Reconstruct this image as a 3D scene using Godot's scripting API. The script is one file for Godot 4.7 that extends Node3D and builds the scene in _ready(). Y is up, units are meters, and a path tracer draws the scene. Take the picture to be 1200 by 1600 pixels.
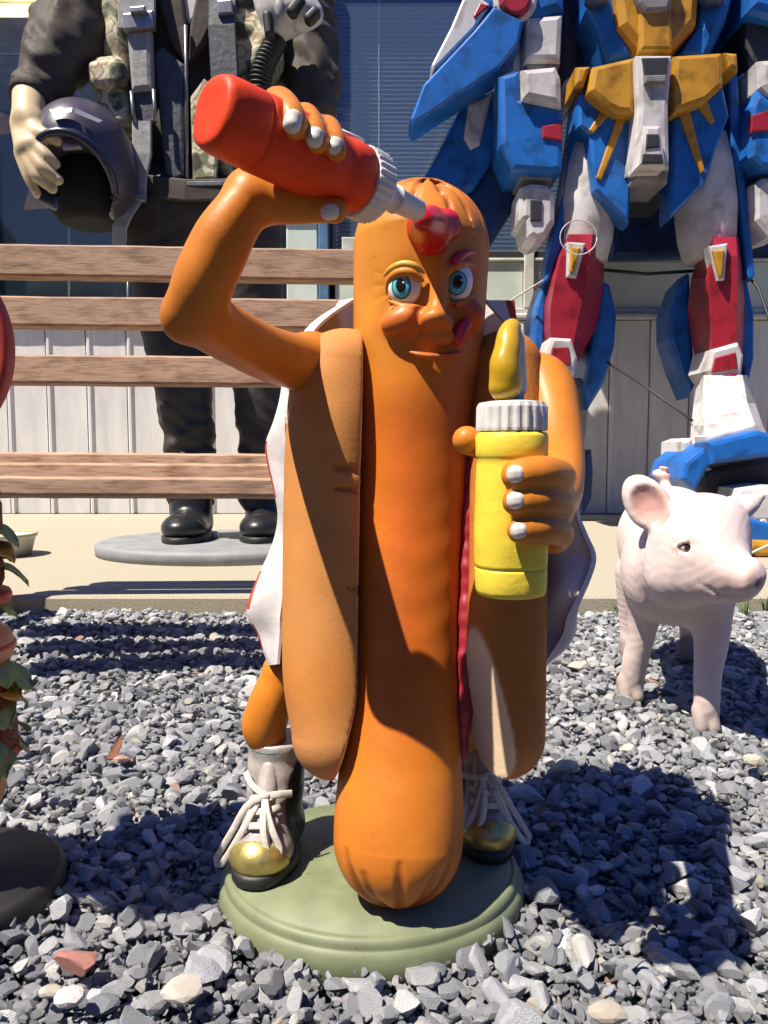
extends Node3D
# A fairground row of painted statues on gravel in front of a low shop building.

const FOCAL := 1202.0
const PITCH := 0.0785398
const EYE := 0.40
const SUN_DIR := Vector3(0.47, -1.0, -0.30)

var M := {}
var T := {}
var names := {}
var rng := RandomNumberGenerator.new()


# ---------------------------------------------------------------- places
# a point of the place from where the photograph shows it and how far away it stands
func at(px: float, py: float, d: float) -> Vector3:
	var u := (px - 600.0) / FOCAL
	var v := (800.0 - py) / FOCAL
	var c := cos(PITCH)
	var s := sin(PITCH)
	var t := d / (c + v * s)
	return Vector3(u * t, EYE + (v * c - s) * t, -d)


# the hot dog leans back: its upper half stands deeper than its foot
func hd(px: float, py: float, d: float) -> Vector3:
	var lean := 0.032 * smoothstep(1250.0, 650.0, py) * clampf((d - 0.52) / 0.05, 0.0, 1.0)
	return at(px, py, d + lean)


func size_of(px: float, d: float) -> float:
	return px * d / FOCAL


# ---------------------------------------------------------------- objects
func numbered(called: String) -> String:
	if not names.has(called):
		names[called] = 0
		return called
	names[called] += 1
	return "%s_%03d" % [called, names[called]]


func tag(o: Node3D, label: String, category: String, group := "") -> Node3D:
	o.set_meta("label", label)
	o.set_meta("category", category)
	if group:
		o.set_meta("group", group)
	return o


func thing(called: String, label: String, category: String, where := Vector3.ZERO, group := "") -> Node3D:
	var o := Node3D.new()
	o.name = numbered(called)
	add_child(o)
	o.position = where
	tag(o, label, category, group)
	return o


# commits a mesh given in world places as a part of parent
func put(mesh: Mesh, called: String, m: Material, parent: Node3D = null) -> MeshInstance3D:
	var o := MeshInstance3D.new()
	o.mesh = mesh
	o.material_override = m
	if parent == null:
		o.name = numbered(called)
		add_child(o)
	else:
		o.name = called
		parent.add_child(o, true)
		var away := Vector3.ZERO
		var p: Node = parent
		while p != self:
			away += (p as Node3D).position
			p = p.get_parent()
		o.position = -away
	return o


func struct(o: Node3D) -> Node3D:
	o.set_meta("kind", "structure")
	return o


# ---------------------------------------------------------------- mesh building
class MB:
	var st := SurfaceTool.new()
	var col := Color.WHITE
	var group := 0

	func _init():
		st.begin(Mesh.PRIMITIVE_TRIANGLES)

	func tris(t: PackedVector3Array, smooth: bool, orient := true) -> MB:
		var vol := 0.0
		var c := t[0]
		for i in range(0, t.size(), 3):
			vol += (t[i] - c).dot((t[i + 1] - c).cross(t[i + 2] - c))
		var flip := orient and vol > 0.0
		group += 1
		st.set_smooth_group(group if smooth else -1)
		st.set_color(col)
		for i in range(0, t.size(), 3):
			st.add_vertex(t[i])
			if flip:
				st.add_vertex(t[i + 2])
				st.add_vertex(t[i + 1])
			else:
				st.add_vertex(t[i + 1])
				st.add_vertex(t[i + 2])
		return self

	func loft(rings: Array, smooth := true, caps := true, around := true) -> MB:
		var t := PackedVector3Array()
		for r in rings.size() - 1:
			var a: PackedVector3Array = rings[r]
			var b: PackedVector3Array = rings[r + 1]
			var n := a.size()
			for i in (n if around else n - 1):
				var j := (i + 1) % n
				t.append_array([a[i], a[j], b[j], a[i], b[j], b[i]])
		if caps and around:
			for e in 2:
				var ring: PackedVector3Array = rings[0] if e == 0 else rings[rings.size() - 1]
				var mid := Vector3.ZERO
				for p in ring:
					mid += p
				mid /= ring.size()
				for i in ring.size():
					var j := (i + 1) % ring.size()
					if e == 0:
						t.append_array([mid, ring[j], ring[i]])
					else:
						t.append_array([mid, ring[i], ring[j]])
		return tris(t, smooth, around)

	# tube along a path; flat < 1 makes a ribbon
	func tube(path: Array, radii: Array, n := 10, flat := 1.0, up := Vector3.UP, smooth := true) -> MB:
		var rings := []
		for i in path.size():
			var p: Vector3 = path[i]
			var dir: Vector3 = (path[mini(i + 1, path.size() - 1)] - path[maxi(i - 1, 0)]).normalized()
			var side := dir.cross(up)
			if side.length() < 0.05:
				side = dir.cross(Vector3(0.3, 0.2, 0.9))
			side = side.normalized()
			var top := side.cross(dir).normalized()
			var r: float = radii[mini(i, radii.size() - 1)]
			var ring := PackedVector3Array()
			for k in n:
				var a := TAU * k / n
				ring.append(p + side * cos(a) * r + top * sin(a) * r * flat)
			rings.append(ring)
		return loft(rings, smooth)

	# profile: pairs of radius and height; square > 2 squares the outline
	func lathe(profile: Array, n: int, xf: Transform3D, smooth := true, square := 2.0, ribs := 0, rib := 0.0) -> MB:
		var rings := []
		for q in profile:
			var ring := PackedVector3Array()
			for k in n:
				var a := TAU * k / n
				var s := 1.0
				if square != 2.0:
					s = 1.0 / pow(pow(absf(cos(a)), square) + pow(absf(sin(a)), square), 1.0 / square)
				if ribs and q.size() > 2:
					s *= 1.0 - rib * (0.5 + 0.5 * signf(cos(a * ribs)) * pow(absf(cos(a * ribs)), 0.5))
				ring.append(xf * Vector3(cos(a) * s * q[0], q[1], sin(a) * s * q[0]))
			rings.append(ring)
		return loft(rings, smooth)

	func box(xf: Transform3D, size: Vector3, bevel := 0.004) -> MB:
		var h := size * 0.5
		var b := minf(bevel, minf(h.x, minf(h.y, h.z)) * 0.9)
		var rings := []
		for lv in [[-h.z, 1.0], [-h.z + b, 0.0], [h.z - b, 0.0], [h.z, 1.0]]:
			var x: float = h.x - b * lv[1]
			var y: float = h.y - b * lv[1]
			var c := b * 0.8
			var ring := PackedVector3Array()
			for q in [[x, y - c], [x - c, y], [-x + c, y], [-x, y - c], [-x, -y + c], [-x + c, -y], [x - c, -y], [x, -y + c]]:
				ring.append(xf * Vector3(q[0], q[1], lv[0]))
			rings.append(ring)
		return loft(rings, false)

	func ball(c: Vector3, r: Vector3, basis := Basis(), n := 20) -> MB:
		var rings := []
		for i in range(0, n / 2 + 1):
			var th := clampf(PI * i / (n / 2), 0.02, PI - 0.02)
			var ring := PackedVector3Array()
			for k in n:
				var a := TAU * k / n
				ring.append(c + basis * (Vector3(sin(th) * cos(a), cos(th), sin(th) * sin(a)) * r))
			rings.append(ring)
		return loft(rings, true)

	func mesh() -> ArrayMesh:
		st.generate_normals()
		st.index()
		return st.commit()


func inset(pts: PackedVector2Array, by: float) -> PackedVector2Array:
	var n := pts.size()
	var area := 0.0
	for i in n:
		area += pts[i].cross(pts[(i + 1) % n])
	var s := 1.0 if area > 0.0 else -1.0
	var r := PackedVector2Array()
	for i in n:
		var e0 := (pts[i] - pts[(i + n - 1) % n]).normalized()
		var e1 := (pts[(i + 1) % n] - pts[i]).normalized()
		var n0 := Vector2(-e0.y, e0.x) * s
		var n1 := Vector2(-e1.y, e1.x) * s
		var m := n0 + n1
		var l := maxf(m.length_squared() * 0.5, 0.35)
		r.append(pts[i] + m / l * by)
	return r


func crosses(p: PackedVector2Array) -> bool:
	var n := p.size()
	for a in n:
		for b in range(a + 2, n):
			if a == 0 and b == n - 1:
				continue
			if Geometry2D.segment_intersects_segment(p[a], p[(a + 1) % n], p[b], p[(b + 1) % n]) != null:
				return true
	return false


# a solid plate: an outline seen in the photograph, standing at depth zf, thick into the distance, with chamfered edges
func plate(pts: Array, zf: float, thick: float, bevel := 0.012, deep := 0.0) -> MB:
	var p := PackedVector2Array()
	for q in pts:
		var w := at(q[0], q[1], zf)
		p.append(Vector2(w.x, w.y))
	var i := inset(p, bevel)
	var tri_idx := Geometry2D.triangulate_polygon(i)
	var d := deep if deep > 0.0 else bevel
	# a chamfer too wide for the outline is made narrower
	while (tri_idx.is_empty() or Geometry2D.is_polygon_clockwise(i) != Geometry2D.is_polygon_clockwise(p) or crosses(i)) and bevel > 0.0004:
		bevel *= 0.6
		i = inset(p, bevel)
		tri_idx = Geometry2D.triangulate_polygon(i)
	var rings := []
	var m := inset(p, bevel * 0.28)
	for lv in [[i, 0.0], [m, d * 0.28], [p, d], [p, thick - d * 0.5], [i, thick]]:
		var ring := PackedVector3Array()
		for q in lv[0]:
			ring.append(Vector3(q.x, q.y, -zf - lv[1]))
		rings.append(ring)
	var mb := MB.new()
	# caps by triangulation, as outlines may be concave
	var t := PackedVector3Array()
	var n := p.size()
	for r in 4:
		for k in n:
			var j := (k + 1) % n
			t.append_array([rings[r][k], rings[r][j], rings[r + 1][j], rings[r][k], rings[r + 1][j], rings[r + 1][k]])
	var idx := tri_idx
	var want := 1.0 if Geometry2D.is_polygon_clockwise(i) else -1.0
	for k in range(0, idx.size(), 3):
		var a := i[idx[k]]
		var b := i[idx[k + 1]]
		var c := i[idx[k + 2]]
		var same := ((b - a).cross(c - a) < 0.0) == (want > 0.0)
		var ia := idx[k]
		var ib := idx[k + 1] if same else idx[k + 2]
		var ic := idx[k + 2] if same else idx[k + 1]
		t.append_array([rings[0][ia], rings[0][ic], rings[0][ib]])
		t.append_array([rings[4][ia], rings[4][ib], rings[4][ic]])
	mb.tris(t, false)
	return mb


# ---------------------------------------------------------------- soft solids
class Prim:
	var t := 0
	var op := 0
	var k := 0.01
	var cb := 0.004
	var c := Color.WHITE
	var a := Vector3.ZERO
	var ab := Vector3.ZERO
	var il := 0.0
	var ra := 0.0
	var rb := 0.0
	var inv := Transform3D()
	var h := Vector3.ONE
	var cen := Vector3.ZERO
	var R := 1.0
	var pts := PackedVector3Array()
	var rr := PackedFloat32Array()
	var mono := false


class Field:
	var ps: Array[Prim] = []
	var disp: Callable

	func cap(a: Vector3, b: Vector3, ra: float, rb: float, k: float, c: Color, op := 0, cb := 0.004) -> Field:
		var p := Prim.new()
		p.op = op
		p.k = k
		p.cb = cb
		p.c = c
		p.a = a
		p.ab = b - a
		p.il = 1.0 / maxf((b - a).length_squared(), 1e-9)
		p.ra = ra
		p.rb = rb - ra
		p.cen = (a + b) * 0.5
		p.R = (b - a).length() * 0.5 + maxf(ra, rb)
		ps.append(p)
		return self

	# a rounded limb along a smooth line through the points
	func chain(pts: Array, rs: Array, k: float, c: Color, op := 0, cb := 0.004) -> Field:
		var p := Prim.new()
		p.t = 5
		p.op = op
		p.k = k
		p.cb = cb
		p.c = c
		var n := pts.size()
		var sub := 1 if n == 2 else (40 if n < 9 else 4)
		for i in n - 1:
			for s in sub:
				var h := float(s) / sub
				p.pts.append((pts[i] as Vector3).cubic_interpolate(pts[i + 1], pts[maxi(i - 1, 0)], pts[mini(i + 2, n - 1)], h))
				p.rr.append(cubic_interpolate(rs[i], rs[i + 1], rs[maxi(i - 1, 0)], rs[mini(i + 2, n - 1)], h))
		p.pts.append(pts[n - 1])
		p.rr.append(rs[n - 1])
		var lo := p.pts[0]
		var hi := p.pts[0]
		var big := 0.0
		for i in p.pts.size():
			lo = lo.min(p.pts[i])
			hi = hi.max(p.pts[i])
			big = maxf(big, p.rr[i])
		p.cen = (lo + hi) * 0.5
		p.R = (hi - lo).length() * 0.5 + big
		p.a = p.pts[0]
		p.ab = p.pts[p.pts.size() - 1] - p.pts[0]
		p.il = 1.0 / maxf(p.ab.length_squared(), 1e-9)
		if p.pts.size() > 12:
			var straight := true
			var far := p.ab.normalized()
			var long := 0.0
			for i in p.pts.size() - 1:
				var e := p.pts[i + 1] - p.pts[i]
				long += e.length()
				straight = straight and e.normalized().dot(far) > 0.85
			if straight:
				var np := PackedVector3Array()
				var nr := PackedFloat32Array()
				var m := 260
				for j in m + 1:
					var want := float(j) / m
					var i := 0
					while i < p.pts.size() - 2 and (p.pts[i + 1] - p.a).dot(p.ab) * p.il < want:
						i += 1
					var u0 := (p.pts[i] - p.a).dot(p.ab) * p.il
					var u1 := (p.pts[i + 1] - p.a).dot(p.ab) * p.il
					var h := clampf((want - u0) / maxf(u1 - u0, 1e-6), 0.0, 1.0)
					np.append(p.pts[i].lerp(p.pts[i + 1], h))
					nr.append(lerpf(p.rr[i], p.rr[i + 1], h))
				p.pts = np
				p.rr = nr
				p.mono = true
			elif n > 2:
				# bent limbs: every second point is enough
				var np := PackedVector3Array()
				var nr := PackedFloat32Array()
				for j in p.pts.size():
					if j % (4 if n < 9 else 2) == 0 or j == p.pts.size() - 1:
						np.append(p.pts[j])
						nr.append(p.rr[j])
				p.pts = np
				p.rr = nr
		ps.append(p)
		return self

	func ell(cen: Vector3, r: Vector3, k: float, c: Color, op := 0, basis := Basis(), cb := 0.004) -> Field:
		var p := Prim.new()
		p.t = 1
		p.op = op
		p.k = k
		p.cb = cb
		p.c = c
		p.inv = Transform3D(basis, cen).affine_inverse()
		p.h = r
		p.cen = cen
		p.R = maxf(r.x, maxf(r.y, r.z))
		p.a = cen
		ps.append(p)
		return self

	func rbox(xf: Transform3D, half: Vector3, r: float, k: float, c: Color, op := 0, cb := 0.004) -> Field:
		var p := Prim.new()
		p.t = 2
		p.op = op
		p.k = k
		p.cb = cb
		p.c = c
		p.inv = xf.affine_inverse()
		p.h = half - Vector3.ONE * r
		p.ra = r
		p.cen = xf.origin
		p.R = half.length()
		p.a = xf.origin
		ps.append(p)
		return self

	# keeps what lies behind the plane
	func cut(o: Vector3, n: Vector3, k: float, c: Color, cb := 0.002) -> Field:
		var p := Prim.new()
		p.t = 3
		p.op = 2
		p.k = k
		p.cb = cb
		p.c = c
		p.a = o
		p.ab = n.normalized()
		ps.append(p)
		return self

	func pd(q: Prim, p: Vector3) -> float:
		if q.t == 0:
			var pa := p - q.a
			var s := clampf(pa.dot(q.ab) * q.il, 0.0, 1.0)
			return (pa - q.ab * s).length() - q.ra - q.rb * s
		if q.t == 1:
			var l := q.inv * p
			var k0 := (l / q.h).length()
			if k0 < 0.02:
				return -minf(q.h.x, minf(q.h.y, q.h.z))
			var k1 := (l / (q.h * q.h)).length()
			return k0 * (k0 - 1.0) / maxf(k1, 1e-6)
		if q.t == 2:
			var l := (q.inv * p).abs() - q.h
			return l.max(Vector3.ZERO).length() + minf(maxf(l.x, maxf(l.y, l.z)), 0.0) - q.ra
		if q.t == 5:
			if q.mono:
				# nearly straight: the middle and radius at this height of its axis
				var n := q.pts.size() - 1
				var u := clampf((p - q.a).dot(q.ab) * q.il, 0.0, 1.0) * n
				var j := mini(int(u), n - 1)
				u -= j
				return p.distance_to(q.pts[j].lerp(q.pts[j + 1], u)) - lerpf(q.rr[j], q.rr[j + 1], u)
			var best := 1e3
			for i in q.pts.size() - 1:
				var a := q.pts[i]
				var ab := q.pts[i + 1] - a
				var pa := p - a
				var s := clampf(pa.dot(ab) / ab.length_squared(), 0.0, 1.0)
				var e := (pa - ab * s).length() - lerpf(q.rr[i], q.rr[i + 1], s)
				if e < best:
					best = e
			return best
		return (p - q.a).dot(q.ab)

	func d(p: Vector3) -> float:
		var r := 1e3
		for q in ps:
			if q.op == 0:
				if p.distance_to(q.cen) - q.R > r + q.k:
					continue
				var e := pd(q, p)
				var h := clampf(0.5 + 0.5 * (e - r) / q.k, 0.0, 1.0)
				r = lerpf(e, r, h) - q.k * h * (1.0 - h)
			elif q.op == 1:
				if p.distance_to(q.cen) - q.R > q.k - r:
					continue
				var e := -pd(q, p)
				var h := clampf(0.5 + 0.5 * (r - e) / q.k, 0.0, 1.0)
				r = lerpf(e, r, h) + q.k * h * (1.0 - h)
			elif q.op == 2:
				var e := pd(q, p)
				var h := clampf(0.5 + 0.5 * (r - e) / q.k, 0.0, 1.0)
				r = lerpf(e, r, h) + q.k * h * (1.0 - h)
		if disp.is_valid():
			r += disp.call(p)
		return r

	func color(p: Vector3) -> Color:
		var r := 1e3
		var c := Color.WHITE
		for q in ps:
			if q.op == 3:
				var e := pd(q, p)
				var h := clampf(0.5 - 0.5 * e / q.cb, 0.0, 1.0)
				c = c.lerp(Color(q.c, 1.0), h * h * (3.0 - 2.0 * h) * q.c.a)
				continue
			var e := pd(q, p)
			if q.op == 1:
				e = -e
			var h := 0.0
			if q.op == 0:
				h = clampf(0.5 + 0.5 * (r - e) / q.cb, 0.0, 1.0)
				r = minf(r, e)
			else:
				h = clampf(0.5 + 0.5 * (e - r) / q.cb, 0.0, 1.0) * q.c.a
				r = maxf(r, e)
			c = c.lerp(Color(q.c, 1.0), h)
		return c


# surface nets over the cells that the surface crosses, found by spreading from the solids' middles
func skin(f: Field, cell: float, painted := true) -> ArrayMesh:
	var off: Array[int] = []
	for i in 8:
		off.append(((i & 1) << 32) | (((i >> 1) & 1) << 16) | ((i >> 2) & 1))
	var o := Vector3(-20000, -20000, -20000) * cell
	var cache := {}
	var stack := PackedInt64Array()
	var seen := {}
	for q in f.ps:
		if q.op != 0:
			continue
		for e in 2:
			var start: Vector3 = q.a + q.ab * float(e)
			for dir in [Vector3.RIGHT, Vector3.LEFT, Vector3.UP, Vector3.DOWN, Vector3.BACK, Vector3.FORWARD]:
				var p: Vector3 = start
				var last := f.d(p)
				for s in 200:
					var np: Vector3 = p + dir * cell
					var v := f.d(np)
					if (v < 0.0) != (last < 0.0):
						var m := ((p + np) * 0.5 - o) / cell
						for jx in [-1, 0]:
							for jy in [-1, 0]:
								for jz in [-1, 0]:
									var key: int = ((int(m.x) + jx) << 32) | ((int(m.y) + jy) << 16) | (int(m.z) + jz)
									if not seen.has(key):
										seen[key] = -2
										stack.append(key)
						break
					p = np
					last = v
					if v > 16.0 * cell and s > 4:
						break
	var V := PackedVector3Array()
	var N := PackedVector3Array()
	var C := PackedColorArray()
	var quads: Array = []
	var val := PackedFloat32Array()
	val.resize(8)
	var edges := [[0, 1], [2, 3], [4, 5], [6, 7], [0, 2], [1, 3], [4, 6], [5, 7], [0, 4], [1, 5], [2, 6], [3, 7]]
	var ea := PackedInt32Array()
	var eb := PackedInt32Array()
	for e in edges:
		ea.append(e[0])
		eb.append(e[1])
	var corner := PackedVector3Array()
	for i in 8:
		corner.append(Vector3(i & 1, (i >> 1) & 1, (i >> 2) & 1))
	var emit_cells := PackedInt64Array()
	var emit_bits := PackedInt32Array()
	while stack.size():
		var key := stack[stack.size() - 1]
		stack.remove_at(stack.size() - 1)
		var base := o + Vector3(key >> 32, (key >> 16) & 0xFFFF, key & 0xFFFF) * cell
		var bits := 0
		for i in 8:
			var ck: int = key + off[i]
			var v
			v = cache.get(ck)
			if v == null:
				v = f.d(base + corner[i] * cell)
				cache[ck] = v
			val[i] = v
			if v < 0.0:
				bits |= 1 << i
		if bits == 0 or bits == 255:
			seen[key] = -1
			continue
		var sum := Vector3.ZERO
		var n := 0
		for e in 12:
			var a := ea[e]
			var b := eb[e]
			if ((bits >> a) & 1) != ((bits >> b) & 1):
				var s := val[a] / (val[a] - val[b])
				sum += corner[a].lerp(corner[b], s)
				n += 1
		var pos := base + sum / n * cell
		seen[key] = V.size()
		V.append(pos)
		N.append(Vector3(val[1] + val[3] + val[5] + val[7] - val[0] - val[2] - val[4] - val[6], val[2] + val[3] + val[6] + val[7] - val[0] - val[1] - val[4] - val[5], val[4] + val[5] + val[6] + val[7] - val[0] - val[1] - val[2] - val[3]).normalized())
		if painted:
			C.append(f.color(pos))
		emit_cells.append(key)
		emit_bits.append(bits)
		# neighbours across faces whose corners differ
		var faces := [[0x55, -(1 << 32)], [0xAA, 1 << 32], [0x33, -(1 << 16)], [0xCC, 1 << 16], [0x0F, -1], [0xF0, 1]]
		for fc in faces:
			var m: int = bits & fc[0]
			if m != 0 and m != fc[0]:
				var nk: int = key + fc[1]
				if not seen.has(nk):
					seen[nk] = -2
					stack.append(nk)
	var I := PackedInt32Array()
	var X := 1 << 32
	var Y := 1 << 16
	for i in emit_cells.size():
		var key := emit_cells[i]
		var bits := emit_bits[i]
		var s0 := bits & 1
		for ax in 3:
			var other: int = (bits >> int([1, 2, 4][ax])) & 1
			if s0 == other:
				continue
			var u: int = [Y, 1, X][ax]
			var w: int = [1, X, Y][ax]
			var q0: int = seen.get(key - u - w, -1)
			var q1: int = seen.get(key - w, -1)
			var q2: int = seen.get(key, -1)
			var q3: int = seen.get(key - u, -1)
			if q0 < 0 or q1 < 0 or q2 < 0 or q3 < 0:
				continue
			if s0 == 1:
				I.append_array([q0, q2, q1, q0, q3, q2])
			else:
				I.append_array([q0, q1, q2, q0, q2, q3])
	var arr := []
	arr.resize(Mesh.ARRAY_MAX)
	arr[Mesh.ARRAY_VERTEX] = V
	arr[Mesh.ARRAY_NORMAL] = N
	if painted:
		arr[Mesh.ARRAY_COLOR] = C
	arr[Mesh.ARRAY_INDEX] = I
	var am := ArrayMesh.new()
	am.add_surface_from_arrays(Mesh.PRIMITIVE_TRIANGLES, arr)
	return am


# ---------------------------------------------------------------- materials
func noise_tex(freq: float, lo: float, hi: float, octaves := 4, kind := FastNoiseLite.TYPE_SIMPLEX_SMOOTH, px := 512, seed_of := 1) -> NoiseTexture2D:
	var n := FastNoiseLite.new()
	n.noise_type = kind
	n.frequency = freq
	n.fractal_octaves = octaves
	n.seed = seed_of
	var t := NoiseTexture2D.new()
	t.width = px
	t.height = px
	t.seamless = true
	t.noise = n
	var g := Gradient.new()
	g.set_color(0, Color(lo, lo, lo))
	g.set_color(1, Color(hi, hi, hi))
	t.color_ramp = g
	return t


func ramp_tex(freq: float, stops: Array, step := false, octaves := 3, seed_of := 7, px := 512) -> NoiseTexture2D:
	var t := noise_tex(freq, 0, 1, octaves, FastNoiseLite.TYPE_SIMPLEX_SMOOTH, px, seed_of)
	var g := Gradient.new()
	var o := PackedFloat32Array()
	var c := PackedColorArray()
	for s in stops:
		o.append(s[0])
		c.append((s[1] as Color).linear_to_srgb())
	g.offsets = o
	g.colors = c
	if step:
		g.interpolation_mode = Gradient.GRADIENT_INTERPOLATE_CONSTANT
	t.color_ramp = g
	return t


# colours are linear, as measured on the thing itself
func mk(c: Color, rough := 0.6, tex: Texture2D = null, scl := Vector3.ONE * 6.0, bump: Texture2D = null, depth := 0.03, opts := {}) -> StandardMaterial3D:
	var m := StandardMaterial3D.new()
	m.albedo_color = c.linear_to_srgb()
	m.roughness = rough
	m.uv1_triplanar = true
	m.uv1_world_triplanar = opts.get("world", false)
	m.uv1_scale = scl
	if tex:
		m.albedo_texture = tex
	if bump:
		m.heightmap_enabled = true
		m.heightmap_texture = bump
		m.heightmap_scale = depth
	m.metallic = opts.get("metal", 0.0)
	m.metallic_specular = opts.get("spec", 0.5)
	if opts.get("vertex", false):
		m.vertex_color_use_as_albedo = true
	if opts.get("coat", 0.0) > 0.0:
		m.clearcoat_enabled = true
		m.clearcoat = opts.coat
		m.clearcoat_roughness = opts.get("coat_rough", 0.2)
	if opts.has("rough_tex"):
		m.roughness_texture = opts.rough_tex
	if opts.has("detail"):
		m.detail_enabled = true
		m.detail_albedo = opts.detail
		m.detail_blend_mode = BaseMaterial3D.BLEND_MODE_MUL
		m.detail_uv_layer = BaseMaterial3D.DETAIL_UV_2
		m.uv2_triplanar = true
		m.uv2_scale = opts.get("detail_scale", Vector3.ONE * 20.0)
	return m


func _ready() -> void:
	# camera
	var cam := Camera3D.new()
	cam.name = "camera"
	cam.fov = rad_to_deg(2.0 * atan(800.0 / FOCAL))
	cam.near = 0.02
	cam.far = 400.0
	cam.position = Vector3(0, EYE, 0)
	cam.rotation.x = -PITCH
	add_child(cam)
	# sky and exposure
	var sky_mat := ProceduralSkyMaterial.new()
	sky_mat.sky_top_color = Color(0.16, 0.36, 0.76)
	sky_mat.sky_horizon_color = Color(0.62, 0.74, 0.90)
	sky_mat.sky_curve = 0.18
	sky_mat.ground_bottom_color = Color(0.30, 0.29, 0.28)
	sky_mat.ground_horizon_color = Color(0.52, 0.54, 0.56)
	sky_mat.sky_energy_multiplier = 0.70
	var sky := Sky.new()
	sky.sky_material = sky_mat
	var env := Environment.new()
	env.background_mode = Environment.BG_SKY
	env.sky = sky
	env.tonemap_mode = Environment.TONE_MAPPER_LINEAR
	env.tonemap_exposure = 2.03
	env.sdfgi_enabled = true
	env.ssao_enabled = true
	env.ssil_enabled = true
	var we := WorldEnvironment.new()
	we.name = "world_environment"
	we.environment = env
	add_child(we)
	# sun
	var sun := DirectionalLight3D.new()
	sun.name = "sun"
	sun.light_color = Color(1.0, 0.955, 0.89)
	sun.light_energy = 1.55
	sun.light_angular_distance = 0.5
	sun.shadow_enabled = true
	add_child(sun)
	sun.look_at_from_position(Vector3.ZERO, SUN_DIR, Vector3(0, 0, 1))

	rng.seed = 4711
	make_materials()
	build_ground()
	build_building()
	build_tree_line()
	build_gravel()
	build_bench()
	build_hot_dog()
	build_bottles()
	build_pig()
	build_robot()
	build_pilot()
	build_burger()
	build_small_things()


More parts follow.
